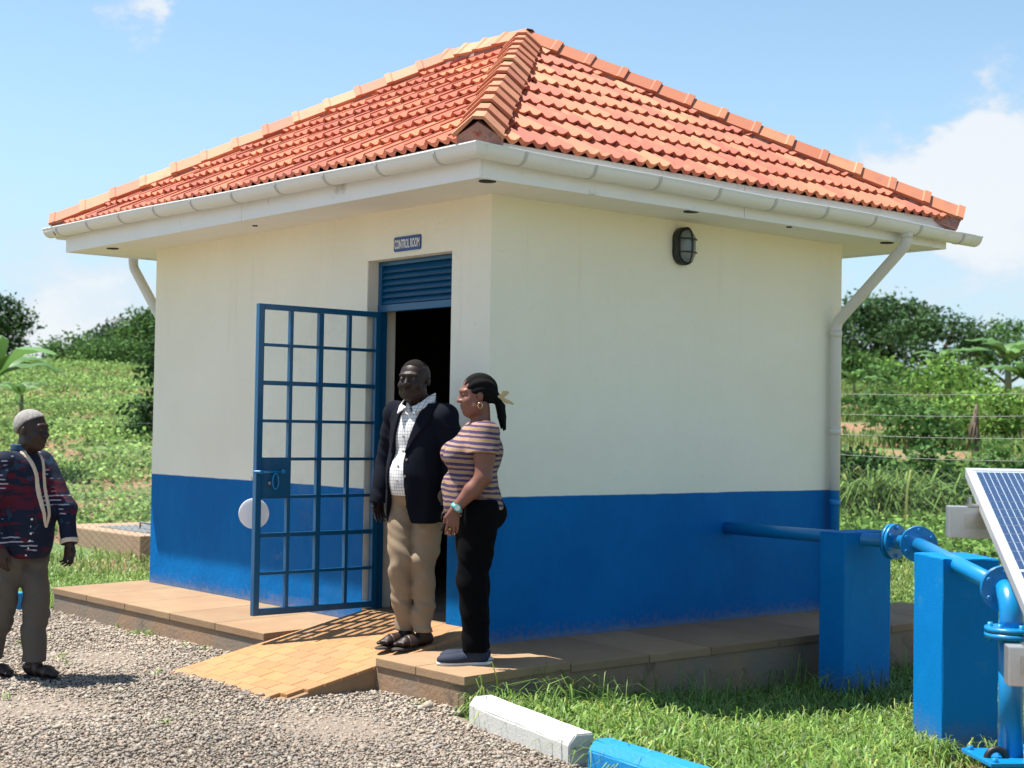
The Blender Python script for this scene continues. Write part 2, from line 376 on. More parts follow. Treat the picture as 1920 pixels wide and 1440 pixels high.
def kerb_x(y): return np.interp(y, [-3.4, -2.15, -1.0, -.8], [-1.29, -1.14, -.89, -.85])
def gravel():
    bv = np.array([(x, y, z) for x in (-1, 1) for y in (-1, 1) for z in (-1, 1)], float)*.62; bf = np.array(((0, 1, 3, 2), (4, 6, 7, 5), (0, 4, 5, 1), (2, 3, 7, 6), (0, 2, 6, 4), (1, 5, 7, 3)))
    N = 270000
    P = np.stack([RNG.uniform(-5.0, -.72, N), RNG.uniform(-4.6, 4.66, N)], 1)
    d = (P-CAM2)@F2; s = ((P-CAM2)@R2)/d
    ok = (d > 5.2) & (np.abs(s) < .42) & ~((P[:, 0] > kerb_x(P[:, 1])-.06) & (P[:, 1] < -.80)) & ~((P[:, 0] > -.76))
    ok &= ~((P[:, 0] > -1.40) & (P[:, 1] > .08) & (P[:, 1] < 1.25)) & (RNG.uniform(0, 1, N) < np.clip(1.35-.07*d, .5, 1))
    P = P[ok]; N = len(P); d = d[ok]
    s = RNG.lognormal(math.log(.0074), .34, N)*np.clip(.65+.05*d, .9, 1.25)
    R = np.linalg.qr(RNG.normal(size=(N, 3, 3)))[0]
    sc = RNG.uniform(.55, 1.35, (N, 1, 3)); jit = RNG.normal(0, .17, (N, 8, 3))
    V = np.einsum('nij,nkj->nki', R, (bv[None]+jit)*sc)*s[:, None, None]
    V[:, :, 2] *= .75
    hump = .014*np.sin(P[:, 0]*3.1)*np.sin(P[:, 1]*2.3)+RNG.uniform(-.006, .010, N)
    V += np.stack([P[:, 0], P[:, 1], GZ-.008+hump], 1)[:, None, :]
    Fa = (bf[None]+(np.arange(N)*8)[:, None, None]).reshape(-1, 4)
    pal = np.array([[.345, .305, .265], [.385, .345, .295], [.32, .30, .285], [.375, .305, .255], [.42, .385, .335], [.24, .215, .20], [.34, .26, .215]])
    patch = (.9+.14*np.sin(P[:, 0]*1.7+1.1*np.sin(P[:, 1]*1.3))*np.sin(P[:, 1]*1.9))[:, None]
    tone = pal[RNG.choice(len(pal), N, p=[.26, .23, .18, .12, .09, .07, .05])]*RNG.uniform(.82, 1.18, (N, 1))*np.array([1.0, .94, .86])*patch
    o = fast('gravel', V.reshape(-1, 3), Fa, 'gravel_stone', tone=np.repeat(tone, 8, 0))
    tag(o, 'loose grey and beige crushed gravel covering the yard', 'gravel', kind='stuff')
gravel()
# ------------------------------------------------------------------ control room
LX, LY, H, T = 3.457, 4.36, 2.75, .24
room = empty('control_room', 'cream and blue control room with red tiled hip roof', 'building')
OY0, OY1, OZ = .385, 1.31, 2.43
w = MB()
w.box(0, T, 0, OY0, -.05, H); w.box(0, T, OY1, LY, -.05, H); w.box(0, T, OY0, OY1, OZ, H)
w.box(T, LX-T, 0, T, -.05, H); w.box(T, LX-T, LY-T, LY, -.05, H); w.box(LX-T, LX, 0, LY, -.05, H)
w.build('wall', 'wall_paint', room)
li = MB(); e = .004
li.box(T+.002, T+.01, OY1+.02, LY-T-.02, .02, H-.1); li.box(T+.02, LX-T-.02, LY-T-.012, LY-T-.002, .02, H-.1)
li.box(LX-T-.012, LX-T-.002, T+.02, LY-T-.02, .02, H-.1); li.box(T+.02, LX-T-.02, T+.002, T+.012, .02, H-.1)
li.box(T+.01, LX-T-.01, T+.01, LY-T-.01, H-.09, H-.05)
li.build('inner_lining', 'interior_wall_shade', room)  # inner wall faces and ceiling, with the room's shade in their grey
box('floor', 'plinth', room, T+.002, LX-T-.002, T+.002, LY-T-.002, -.04, .080)
box('door_sill', 'slab', room, .003, T, OY0+.002, OY1-.002, -.04, .083)
# reveal in plain plaster just inside the opening (left jamb and head)
rv = MB(); rv.box(.004, T-.002, OY1-.004, OY1+.003, .01, OZ-.002); rv.build('door_reveal', 'cream_reveal', room)

# soffit, fascia
OV = .55; fx0, fx1, fy0, fy1 = -OV, LX+OV, -OV, LY+OV; FZ = 2.72; ET = 2.940
s = MB(); b = s.b
inn = [b.verts.new(v) for v in ((.05, .05, H), (LX-.05, .05, H), (LX-.05, LY-.05, H), (.05, LY-.05, H))]
out = [b.verts.new(v) for v in ((fx0+.01, fy0+.01, FZ+.012), (fx1-.01, fy0+.01, FZ+.012), (fx1-.01, fy1-.01, FZ+.012), (fx0+.01, fy1-.01, FZ+.012))]
for i in range(4): b.faces.new((inn[i], inn[(i+1) % 4], out[(i+1) % 4], out[i]))
r = bmesh.ops.extrude_face_region(b, geom=list(b.faces)); bmesh.ops.translate(b, vec=(0, 0, .012), verts=[v for v in r['geom'] if isinstance(v, bmesh.types.BMVert)])
soff = s.build('soffit', 'soffit_white', room)
def vent(u, v, rr=.05):
    p = onz(u, v, 2.735)
    zz = H-(H-FZ-.012)*max(-p.x, -p.y, p.x-LX, p.y-LY, 0)/(OV-.01)
    MB().disc((p.x, p.y, zz-.003), (0, 0, 1), rr, .008, 20).build('soffit_vent', 'dark_vent', soff)
for u, v in ((914, 339), (211, 466), (1296, 396), (1663, 455)): vent(u, v)
for u, v in ((478, 424), (1480, 425)): vent(u, v, .02)
def fascia(name, *a):
    return box('fascia', 'fascia_white', room, *a, bevel=.003)
th = .022
fascia('l', fx0, fx0+th, fy0, 2.05, FZ, ET); fascia('l', fx0, fx0+th, 2.054, fy1, FZ, ET)
fascia('r', fx0+th+.002, 1.7, fy0, fy0+th, FZ, ET); fascia('r', 1.704, fx1, fy0, fy0+th, FZ, ET)
fascia('e', fx1-th, fx1, fy0+th+.002, fy1, FZ, ET); fascia('n', fx0+th+.002, fx1-th-.002, fy1-th, fy1, FZ, ET)

# roof
X0, X1, Y0, Y1 = -.61, LX+.61, -.61, LY+.61; HW = (X1-X0)/2; EZ = 2.925; RZ = 4.30
th_ = math.atan2(RZ-EZ, HW); ct, st = math.cos(th_), math.sin(th_); SL = HW/ct
AX = X0+HW; RA, RB = Y0+HW, Y1-HW
roof = MB(); b = roof.b
ev = [b.verts.new(v) for v in ((X0+.11, Y0+.11, EZ-.002), (X1-.11, Y0+.11, EZ-.002), (X1-.11, Y1-.11, EZ-.002), (X0+.11, Y1-.11, EZ-.002))]
ra, rb = b.verts.new((AX, RA, RZ-.05)), b.verts.new((AX, RB, RZ-.05))
b.faces.new((ev[0], ev[1], ra)); b.faces.new((ev[1], ev[2], rb, ra)); b.faces.new((ev[2], ev[3], rb)); b.faces.new((ev[3], ev[0], ra, rb)); b.faces.new(ev[::-1])
roof = roof.build('roof', 'mortar', room)
TW, TE, TL = .205, SL/9, SL/9+.055
def tile_bm():
    bm = bmesh.new(); n = 12; top = []; low = []
    for k in (0, 1):
        y = -.012 if k == 0 else TL-.012
        lift = .036 if k == 0 else .002
        rt, rl = [], []
        for i in range(n+1):
            q = i/n; u = q*TW*.995
            h = .011*math.cos(2*math.pi*(q*2))+.003*math.cos(4*math.pi*(q*2))+(.006 if q > .93 else 0)
            rt.append(bm.verts.new((u, y, lift+h))); rl.append(bm.verts.new((u, y+.006, lift+h-.026-.004*math.sin(q*9))))
        top.append(rt); low.append(rl)
    for i in range(n):
        f = bm.faces.new((top[0][i], top[0][i+1], top[1][i+1], top[1][i])); f.smooth = False
        bm.faces.new((low[0][i], low[0][i+1], top[0][i+1], top[0][i]))
    bm.faces.new((low[0][0], top[0][0], top[1][0], low[1][0])); bm.faces.new((low[0][n], low[1][n], top[1][n], top[0][n]))
    return bm
full = bpy.data.meshes.new('tile'); tb = tile_bm(); tb.to_mesh(full); full.materials.append(MATS['clay_tile'])
def tile_face(org, ud, vd, L, parts):
    org, ud, vd = Vector(org), Vector(ud), Vector(vd); nd = ud.cross(vd)
    base = Matrix((ud, vd, nd)).transposed().to_4x4(); nt = int(L/TW)+2; back = bmesh.new()
    for j in range(9):
        v0 = j*TE; sh = RNG.uniform(-.02, .02)-(TW*nt-L)/2
        for i in range(nt):
            u0 = i*TW+sh
            jx, jy, jw, jr = RNG.normal(0, .0015), RNG.normal(0, .004), abs(RNG.normal(0, .002)), RNG.normal(0, .006)
            u_lo, u_hi = v0*ct, L-v0*ct
            if u0+TW < u_lo or u0 > u_hi: continue
            M4 = Matrix.Translation(org+ud*(u0+jx)+vd*(v0+jy)+nd*jw) @ base @ Matrix.Rotation(jr, 4, 'Z')
            inside = u0 >= (v0+TL)*ct and u0+TW <= L-(v0+TL)*ct
            if inside and parts:
                o = bpy.data.objects.new('tile', full); link(o, roof); o.matrix_local = M4; continue
            bm = tb.copy(); g = lambda: list(bm.verts)+list(bm.edges)+list(bm.faces)
            if not inside:
                bmesh.ops.bisect_plane(bm, geom=g(), plane_co=(-u0, -v0, 0), plane_no=Vector((-1, ct, 0)), clear_outer=True)
                bmesh.ops.bisect_plane(bm, geom=g(), plane_co=(L-u0, -v0, 0), plane_no=Vector((1, ct, 0)), clear_outer=True)
            if len(bm.faces) < 2: bm.free(); continue
            if parts:
                me = bpy.data.meshes.new('tile'); bm.to_mesh(me); me.materials.append(MATS['clay_tile'])
                o = bpy.data.objects.new('tile', me); link(o, roof); o.matrix_local = M4
            else:
                bm.transform(M4); me = bpy.data.meshes.new('tmp'); bm.to_mesh(me); back.from_mesh(me); bpy.data.meshes.remove(me)
            bm.free()
    if not parts:
        me = bpy.data.meshes.new('rear_tiles'); back.to_mesh(me); me.materials.append(MATS['clay_tile']); tag(link(bpy.data.objects.new('rear_tiles', me), roof), kind='stuff')
    back.free()
tile_face((X0, Y1, EZ), (0, -1, 0), (ct, 0, st), Y1-Y0, True)
tile_face((X0, Y0, EZ), (1, 0, 0), (0, ct, st), X1-X0, True)
tile_face((X1, Y0, EZ), (0, 1, 0), (-ct, 0, st), Y1-Y0, False)
tile_face((X1, Y1, EZ), (-1, 0, 0), (0, -ct, st), X1-X0, False)
tb.free()
def cap_mesh(Lc, slope):
    bm = bmesh.new(); rings = []
    prof = [(-.140, -.052), (-.030, .050), (.030, .050), (.140, -.052)]
    for y, k, dz in ((-.004, 1.07, .010), (.045, 1.07, .009), (.055, 1.0, .003), (Lc, .96, -.006)):
        rings.append([bm.verts.new((x*k, y, z*k+dz)) for x, z in prof]+[bm.verts.new((x*k*.9, y, z*k+dz-.018)) for x, z in prof[::-1]])
    for a, c in zip(rings[:-1], rings[1:]):
        for i in range(8): bm.faces.new((a[i], a[(i+1) % 8], c[(i+1) % 8], c[i]))
    bm.faces.new((rings[0][0], rings[0][7], rings[0][6], rings[0][1])); bm.faces.new((rings[0][1], rings[0][6], rings[0][5], rings[0][2])); bm.faces.new((rings[0][2], rings[0][5], rings[0][4], rings[0][3]))
    bmesh.ops.recalc_face_normals(bm, faces=bm.faces)
    me = bpy.data.meshes.new('ridge_tile'); bm.to_mesh(me); bm.free(); me.materials.append(MATS['clay_cap']); return me
def cap_line(A, B, n, slope, lift, end_plug=False):
    A, B = Vector(A), Vector(B); L = (B-A).length; f = (B-A).normalized(); a = f.cross(Vector((0, 0, 1))).normalized(); u = a.cross(f).normalized()
    M3 = Matrix((a, f, u)).transposed().to_4x4(); step = L/n; me = cap_mesh(step+.05, slope)
    for i in range(n):
        o = bpy.data.objects.new('ridge_tile', me); link(o, roof)
        o.matrix_local = Matrix.Translation(A+f*(i*step)+u*(lift+RNG.uniform(-.004, .006))) @ M3 @ Matrix.Rotation(RNG.normal(0, .012), 4, 'Z') @ Matrix.Rotation(RNG.normal(0, .02), 4, 'Y')
    # mortar bed
    bm = bmesh.new(); R_ = []
    k = int(L/.06)
    for i in range(k+1):
        q = i/k; c = A+f*(q*L+.004); wv = .128+RNG.uniform(-.012, .014)
        R_.append([bm.verts.new(c+a*x+u*z) for x, z in ((-wv, -.125*slope+.0), (-.118, -.125*slope+lift+.02), (0, lift+.03), (.118, -.125*slope+lift+.02), (wv, -.125*slope+.0), (wv*.9, -.125*slope-.015), (-wv*.9, -.125*slope-.015))])
    for p_, q_ in zip(R_[:-1], R_[1:]):
        for i in range(7): bm.faces.new((p_[i], p_[(i+1) % 7], q_[(i+1) % 7], q_[i]))
    bm.faces.new(R_[0][::-1]); bm.faces.new(R_[-1]); bmesh.ops.recalc_face_normals(bm, faces=bm.faces)
    m_ = bpy.data.meshes.new('mortar_bed'); bm.to_mesh(m_); bm.free(); m_.materials.append(MATS['mortar']); link(bpy.data.objects.new('mortar_bed', m_), roof)
hz = .060
cap_line((X0-.0, Y0-.0, EZ), (AX, RA, RZ), 14, .55, hz); cap_line((X1, Y0, EZ), (AX, RA, RZ), 13, .55, hz)
cap_line((X0, Y1, EZ), (AX, RB, RZ), 13, .55, hz); cap_line((X1, Y1, EZ), (AX, RB, RZ), 13, .55, hz)
cap_line((AX, RB+.05, RZ), (AX, RA-.02, RZ), 4, .62, hz)

# gutters
mat('pvc_joint', (.50, .50, .48), .5, .1, 6)
def gutter(A, B, side, sag=.008, bra=9, ends=(True, True), mitre=None):
    """half-round trough from A to B (centre line of the rim), with clips"""
    A, B = Vector(A), Vector(B); R0 = .068; f = (B-A).normalized(); a = f.cross(Vector((0, 0, 1))).normalized(); n = 14; ng = 24
    m_ = MB(); b = m_.b; rows = []
    prof = []
    for k in range(n+1):
        q = math.pi+math.pi*k/n; prof.append((R0*math.cos(q), R0*math.sin(q)*1.0))
    prof = [(-R0-.007, .0), (-R0-.007, .008), (-R0, .010)]+prof[1:-1]+[(R0, .010), (R0+.007, .008), (R0+.007, 0)]
    inner = [(x*.955, z*.955+.001) for x, z in prof[::-1][3:-3]]
    prof = prof+inner
    for i in range(ng+1):
        q = i/ng; c = A.lerp(B, q)-Vector((0, 0, sag*math.sin(q*math.pi*2.0)+sag*.6*math.sin(q*math.pi*5)))
        rows.append([b.verts.new(c+a*x+Vector((0, 0, z))) for x, z in prof])
    if mitre is not None:          # cut the corner end at 45 degrees
        for v in rows[0]: v.co[mitre] = v.co[1-mitre]
    k = len(prof)
    for p_, q_ in zip(rows[:-1], rows[1:]):
        for i in range(k):
            fc = b.faces.new((p_[i], p_[(i+1) % k], q_[(i+1) % k], q_[i])); fc.smooth = True
    for e_, rr in ((ends[0], rows[0]), (ends[1], rows[-1])):
        if e_: b.faces.new(rr[2:n+3][::-1])
    g = m_.build('gutter', 'white_pvc', room)
    for i in range(bra):
        q = (i+.55)/bra; c = A.lerp(B, q)-Vector((0, 0, sag*math.sin(q*math.pi*2.0)+sag*.6*math.sin(q*math.pi*5)))
        cm = MB(); pts = [c+a*(R0+.0035)*math.cos(math.pi+math.pi*k/12)+Vector((0, 0, (R0+.0035)*math.sin(math.pi+math.pi*k/12)+.004)) for k in range(13)]
        bb = cm.b; ra_ = []
        for k, p_ in enumerate(pts):
            rad_ = (p_-c-Vector((0, 0, .004))).normalized()
            ra_.append([bb.verts.new(p_+f*d_+rad_*h_) for d_, h_ in ((-.011, -.002), (-.011, .004), (.011, .004), (.011, -.002))])
        for p_, q_ in zip(ra_[:-1], ra_[1:]):
            for k in range(4): bb.faces.new((p_[k], p_[(k+1) % 4], q_[(k+1) % 4], q_[k]))
        bb.faces.new(ra_[0]); bb.faces.new(ra_[-1][::-1])
        cm.build('gutter_clip', 'pvc_joint', g)
    return g
GX = -OV-.076
gutter((GX, GX, 2.882), (GX, LY+OV+.14, 2.912), 'l', .004, 10, (False, True), 1)
gutter((GX, GX, 2.882), (LX+OV+.26, GX, 2.822), 'r', .007, 9, (False, True), 0)
gutter((LX+OV+.2, LY+OV+.076, 2.87), (-OV-.04, LY+OV+.076, 2.90), 'n', .004, 8)

# downpipes
def downpipe(pts, r=.041, mname='downpipe_paint', collars=()):
    d_ = MB(); P = []
    pts = [Vector(p_) for p_ in pts]
    for i, p_ in enumerate(pts):          # soften bends
        if 0 < i < len(pts)-1:
            a = (pts[i-1]-p_).normalized()*.05; c = (pts[i+1]-p_).normalized()*.05
            for q in (0, .25, .5, .75, 1): P.append((p_+a)*(1-q)**2+p_*2*q*(1-q)+(p_+c)*q*q)
        else: P.append(p_)
    d_.tube(P, r, 16); o = d_.build('downpipe', mname, room)
    for c, dv in collars: MB().disc(c, dv, r+.004, .05, 16).build('pipe_collar', mname, o)
    return o
g1 = ony(1700, 445, GX); w1 = ony(1562, 612, -.075)
dpx = 3.315
downpipe([(g1.x, GX, 2.80), (g1.x, GX, 2.70), (dpx, -.062, 2.14), (dpx, -.062, .02)],
         collars=(((g1.x, GX, 2.765), (0, 0, 1)), ((dpx, -.062, 2.06), (0, 0, 1)), ((dpx, -.062, 1.33), (0, 0, 1)), ((dpx, -.062, .80), (0, 0, 1))))
gl = ony(233, 490, LY+OV+.076)
nx = max(gl.x, .1)
downpipe([(nx, LY+OV+.076, 2.86), (nx, LY+OV+.076, 2.66), (nx+.02, LY+.06, 2.12), (nx+.02, LY+.06, .0)], mname='downpipe_paint')

# steel gate standing open at a right angle
GX0, GX1, GZ0, GZ1, GYC = -.875, .075, .10, 2.085, 1.262
gate = MB()
gate.box(GX0, GX0+.042, GYC-.02, GYC+.02, GZ0, GZ1, bevel=.003); gate.box(GX1-.042, GX1, GYC-.02, GYC+.02, GZ0, GZ1, bevel=.003)
gate.box(GX0+.043, GX1-.043, GYC-.02, GYC+.02, GZ1-.036, GZ1, bevel=.003); gate.box(GX0+.043, GX1-.043, GYC-.02, GYC+.02, GZ0, GZ0+.042, bevel=.003)
gate = gate.build('door', 'blue_steel', room)
cols = [GX0+.021+(GX1-GX0-.042)*k/4 for k in range(5)]; rows = [GZ0+.021+(GZ1-GZ0-.039)*k/8 for k in range(9)]
for k in (1, 2, 3):
    wv = .018 if k == 2 else .012
    box('bar', 'blue_steel', gate, cols[k]-wv, cols[k]+wv, GYC-.016, GYC+.016, GZ0+.043, GZ1-.037, bevel=.002)
for k in range(1, 8):
    for c in range(4):
        a0 = GX0+.0425 if c == 0 else cols[c]+(.018 if c == 2 else .012)+.0005; a1 = GX1-.0425 if c == 3 else cols[c+1]-(.018 if c+1 == 2 else .012)-.0005
        hv = .014 if k in (2, 6) else .010
        box('bar', 'blue_steel', gate, a0, a1, GYC-.015, GYC+.015, rows[k]-hv, rows[k]+hv, bevel=.002)
for r_ in range(8):
    for c in range(4):
        if r_ == 3 and c == 0: continue
        box('pane', 'clear_glass', gate, cols[c]+.005, cols[c+1]-.005, GYC-.0015, GYC+.0015, rows[r_]+.005, rows[r_+1]-.005)
box('lock_plate', 'blue_steel', gate, cols[0]+.022, cols[1]-.005, GYC-.022, GYC-.017, rows[3]+.005, rows[4]-.004, bevel=.001)
box('lock_plate', 'blue_steel', gate, cols[0]+.022, cols[1]-.005, GYC+.017, GYC+.022, rows[3]+.005, rows[4]-.004, bevel=.001)
zl = (rows[3]+rows[4])/2+.04
bt = MB(); bt.tube([(GX0-.03, GYC-.035, zl), (cols[1]-.04, GYC-.035, zl)], .009, 10); bt.tube([(GX0+.03, GYC-.02, zl), (GX0+.03, GYC-.046, zl)], .014, 8)
bt.tube([(cols[1]-.06, GYC-.02, zl), (cols[1]-.06, GYC-.046, zl)], .014, 8); bt.build('bolt', 'blue_pipe', gate)
pl = MB(); c0 = Vector((GX0+.13, GYC-.045, zl-.06))
pl.tube([c0+Vector((.022*math.cos(q), 0, .05*math.sin(q))) for q in np.linspace(0, 2*math.pi, 17)[:-1]], .005, 8, closed=True); pl.build('bolt_handle', 'blue_pipe', gate)
kb = MB(); kb.tube([c0+Vector((-.045, .024, -.01)), c0+Vector((-.045, .01, -.01)), c0+Vector((-.045, -.003, -.01)), c0+Vector((-.045, -.008, -.01))], [.008, .008, .013, .009], 12); kb.build('lock_cylinder', 'steel', gate)
for z in (.35, 1.1, 1.85): MB().tube([(GX1+.008, GYC+.012, z-.04), (GX1+.008, GYC+.012, z+.04)], .009, 8).build('hinge', 'blue_steel', gate)
# door frame and louvred transom
fr = MB(); fr.box(.085, .135, OY1-.05, OY1-.005, .01, 2.085); fr.box(.085, .135, OY0+.004, OY0+.045, .01, 2.085); fr.box(.084, .136, OY0+.004, OY1-.005, 2.087, 2.135, bevel=.003)
fr.build('door_frame', 'blue_steel', room)
lv = MB(); lv.box(.088, .132, OY1-.045, OY1-.005, 2.137, OZ-.003); lv.box(.088, .132, OY0+.004, OY0+.04, 2.137, OZ-.003); lv.box(.088, .132, OY0+.041, OY1-.046, OZ-.03, OZ-.003)
lv = lv.build('louvre_vent', 'blue_steel', room)
ns = 6; zz = np.linspace(2.14, OZ-.035, ns+1)
for k in range(ns):
    sb = MB(); za, zb = zz[k], zz[k+1]
    sb.prism([(.092, za+.002), (.098, za-.003), (.130, zb+.006), (.124, zb+.011)], 1, OY0+.041, OY1-.046); sb.build('slat', 'blue_steel', lv)
box('back_plate', 'blue_steel', lv, .134, .137, OY0+.045, OY1-.05, 2.137, OZ-.005)

# sign over the door
sg = empty('sign', 'small blue sign reading CONTROL ROOM above the doorway', 'sign', (0, .855, 2.515))
sm = MB(); hw, hh, rr = .146, .048, .012; pts = []
for cx, cy, a0 in ((hw-rr, hh-rr, 0), (-hw+rr, hh-rr, 90), (-hw+rr, -hh+rr, 180), (hw-rr, -hh+rr, 270)):
    for k in range(5): q = rad(a0+k*22.5); pts.append((cx+rr*math.cos(q), cy+rr*math.sin(q)))
sm.prism(pts, 0, -.008, -.001); sm.build('plate', 'sign_blue', sg)
tc = bpy.data.curves.new('txt', 'FONT'); tc.body = 'CONTROL ROOM'; tc.align_x = 'CENTER'; tc.align_y = 'CENTER'; tc.size = .062; tc.offset = .0011; tc.extrude = .0006
to = bpy.data.objects.new('txt', tc); C.objects.link(to)
dg = bpy.context.evaluated_depsgraph_get(); tm = bpy.data.meshes.new_from_object(to.evaluated_get(dg)); bpy.data.objects.remove(to)
tv = np.array([v.co[:] for v in tm.vertices]); wd = tv[:, 0].max()-tv[:, 0].min(); kx = .272/wd; ky = .060/(tv[:, 1].max()-tv[:, 1].min())
tm.transform(Matrix(((0, 0, -1, 0), (-kx, 0, 0, 0), (0, ky, 0, 0), (0, 0, 0, 1)))); tm.materials.clear(); tm.materials.append(MATS['sign_white'])
lt = bpy.data.objects.new('lettering', tm); link(lt, sg); lt.location = (-.0092, 0, -.004-.0)
for s_ in (-1, 1): MB().disc((-.009, s_*.137, 0), (1, 0, 0), .004, .002, 10).build('screw', 'rubber', sg)

# bulkhead lamp
lp = empty('bulkhead_lamp', 'black caged oval bulkhead lamp on the shaded wall', 'lamp', (1.68, 0, 2.575))
def stad(a, h, n=12):
    return [(a*math.cos(q), h+a*math.sin(q)) for q in np.linspace(0, math.pi, n)]+[(a*math.cos(q), -h+a*math.sin(q)) for q in np.linspace(math.pi, 2*math.pi, n)]
def stack(layers, m, name, par):
    m_ = MB(); rg = []
    for y, a, h in layers: rg.append([m_.b.verts.new((x, y, z)) for x, z in stad(a, h)])
    k = len(rg[0])
    for p_, q_ in zip(rg[:-1], rg[1:]):
        for i in range(k): f = m_.b.faces.new((p_[i], p_[(i+1) % k], q_[(i+1) % k], q_[i])); f.smooth = True
    m_.b.faces.new(rg[0]); m_.b.faces.new(rg[-1][::-1]); return m_.build(name, m, par)
stack([(-.001, .084, .045), (-.03, .086, .045), (-.045, .082, .045), (-.047, .070, .045)], 'lamp_black', 'housing', lp)
stack([(-.046, .068, .045), (-.075, .064, .044), (-.095, .050, .040), (-.105, .030, .030), (-.107, .006, .010)], 'lamp_glass', 'glass', lp)
cg = MB()
for z in (-.045, .045): cg.tube([(.082*math.cos(q), -.045-.072*math.sin(q), z) for q in np.linspace(0, math.pi, 13)], .005, 8)
cg.tube([(0, -.045-.070*math.sin(q)**.7, .127*math.cos(q)) for q in np.linspace(0, math.pi, 17)], .005, 8)
cg.tube([(x, -.05, z) for x, z in stad(.079, .045)], .006, 8, closed=True); cg.build('cage', 'lamp_black', lp)

# white disc hung from the outer edge of the gate
wc = ony(476, 963, 1.345)
wl = empty('hanging_disc', 'round white disc hanging behind the outer edge of the open gate', 'disc', wc, rad(-40.0))
pm = MB(); bmesh.ops.create_uvsphere(pm.b, u_segments=40, v_segments=24, radius=.098)
for v in pm.b.verts: v.co.y *= .07
pm.build('disc', 'plate_white', wl, smooth=True)
MB().tube([(0, 0, .095), (.005, -.01, .13), (.0, -.04, .17), (-.01, -.055, .24)], .002, 5).build('string', 'rubber', wl)

# ------------------------------------------------------------------ apron, ramp
ap = bpy.data.objects.new('apron', None); C.objects.link(ap); tag(ap, kind='structure')
PX = -.78; PY = -.78; RY0, RY1 = .05, 1.265; LE = 4.50
pb = MB(); pb.box(PX+.014, -.002, RY1+.004, LE-.02, -.5, -.052); pb.build('plinth', 'plinth', ap)
pb = MB(); pb.box(PX+.014, -.002, PY+.014, RY0-.004, -.5, -.052); pb.box(-.001, LX+.75, PY+.014, -.003, -.5, -.052); pb.build('plinth', 'plinth', ap)
pb = MB(); pb.box(.002, LX+.75, LY+.003, LE-.02, -.5, -.052); pb.box(LX+.003, LX+.75, .0, LY, -.5, -.052); pb.build('plinth', 'plinth', ap)
def slab(x0, x1, y0, y1, slx=0, sly=0):
    g = .003
    m_ = MB(); m_.box(x0+g, x1-g, y0+g, y1-g, -.05, 0., bevel=.005)
    for v in m_.b.verts:      # falls slightly outwards
        v.co.z += -.018*max(0, min(1, -v.co.x/.78)) if slx else (-.018*max(0, min(1, -v.co.y/.78)))
        if v.co.z < -.03 or True: v.co.z += 0
    m_.build('slab', 'slab', ap)
def run(a, b, n, rng=.04):
    c = np.linspace(a, b, n+1); c[1:-1] += RNG.uniform(-rng, rng, n-1); return c
c = run(RY1+.004, LE, 5)
for a, b_ in zip(c[:-1], c[1:]): slab(PX, -.003, a, b_, slx=1)
c = run(PY, RY0-.004, 2)
for a, b_ in zip(c[:-1], c[1:]): slab(PX, -.003, a, b_, slx=1)
c = run(-.001, LX+.78, 7)
for a, b_ in zip(c[:-1], c[1:]): slab(a, b_, PY, -.003, sly=1)
c = run(.0, LX+.78, 4)
for a, b_ in zip(c[:-1], c[1:]): slab(a, b_, LY+.003, LE)
ramp = bpy.data.objects.new('ramp', None); C.objects.link(ramp); tag(ramp, kind='structure')
RX = -1.45; rz = lambda x: .085+x*.1965
rb_ = MB(); rb_.prism([(-.002, -.45), (-.002, rz(0)-.020), (RX+.02, rz(RX+.02)-.022), (RX+.02, -.45)], 1, RY0, RY1); rb_.build('ramp_base', 'joint_sand', ramp)
nx_, ny_ = 13, 7
for i in range(nx_):
    x1 = 0-.002-(0-.002-RX)*i/nx_; x0 = 0-.002-(0-.002-RX)*(i+1)/nx_
    off = .5 if i % 2 else 0
    ys = sorted({RY0, RY1} | {RY0+(RY1-RY0)*(k+off)/ny_ for k in range(ny_+1) if RY0+.03 < RY0+(RY1-RY0)*(k+off)/ny_ < RY1-.03})
    for a, b_ in zip(ys[:-1], ys[1:]):
        g = .0020; m_ = MB(); dz = RNG.uniform(-.0006, .0008)
        a2 = a
        if i >= nx_-2 and a == RY0: a2 = a+(.04 if i == nx_-2 else .11)    # rounded corner
        m_.prism([(x0+g, rz(x0)+dz), (x1-g, rz(x1)+dz), (x1-g, rz(x1)-.03), (x0+g, rz(x0)-.03)], 1, a2+g, b_-g)
        bmesh.ops.bevel(m_.b, geom=[e_ for e_ in m_.b.edges if max(v.co.z-rz(v.co.x) for v in e_.verts) > -.01 and min(v.co.z-rz(v.co.x) for v in e_.verts) > -.01], offset=.003, segments=1, affect='EDGES')
        m_.build('paver', 'paver', ramp)

# ------------------------------------------------------------------ kerbs
def kerb(A, B, m, label, wid=.13, top=-.055, grp='painted kerb stones'):
    A, B = Vector(A), Vector(B); f = (B-A); L = f.length; ang = math.atan2(f.y, f.x)
    m_ = MB(); m_.prism([(-wid/2, -.32), (-wid/2, -.045), (-wid/2+.035, .0), (wid/2, .0), (wid/2, -.32)], 0, .004, L-.004)
    bmesh.ops.bevel(m_.b, geom=[e_ for e_ in m_.b.edges], offset=.006, segments=2, affect='EDGES')
    bmesh.ops.subdivide_edges(m_.b, edges=[e_ for e_ in m_.b.edges if e_.calc_length() > .3], cuts=10)
    for v in m_.b.verts: v.co += Vector((RNG.normal(0, .0008), RNG.normal(0, .0009), RNG.normal(0, .0009)))
    o = m_.build('kerb_stone', m); o.location = (A.x, A.y, top); o.rotation_euler = (0, 0, ang)
    return tag(o, label, 'kerb', grp)
kerb((-.885, -1.04, 0), (-1.135, -2.08, 0), 'kerb_white', 'white painted kerb stone at the corner of the apron', top=-.068)
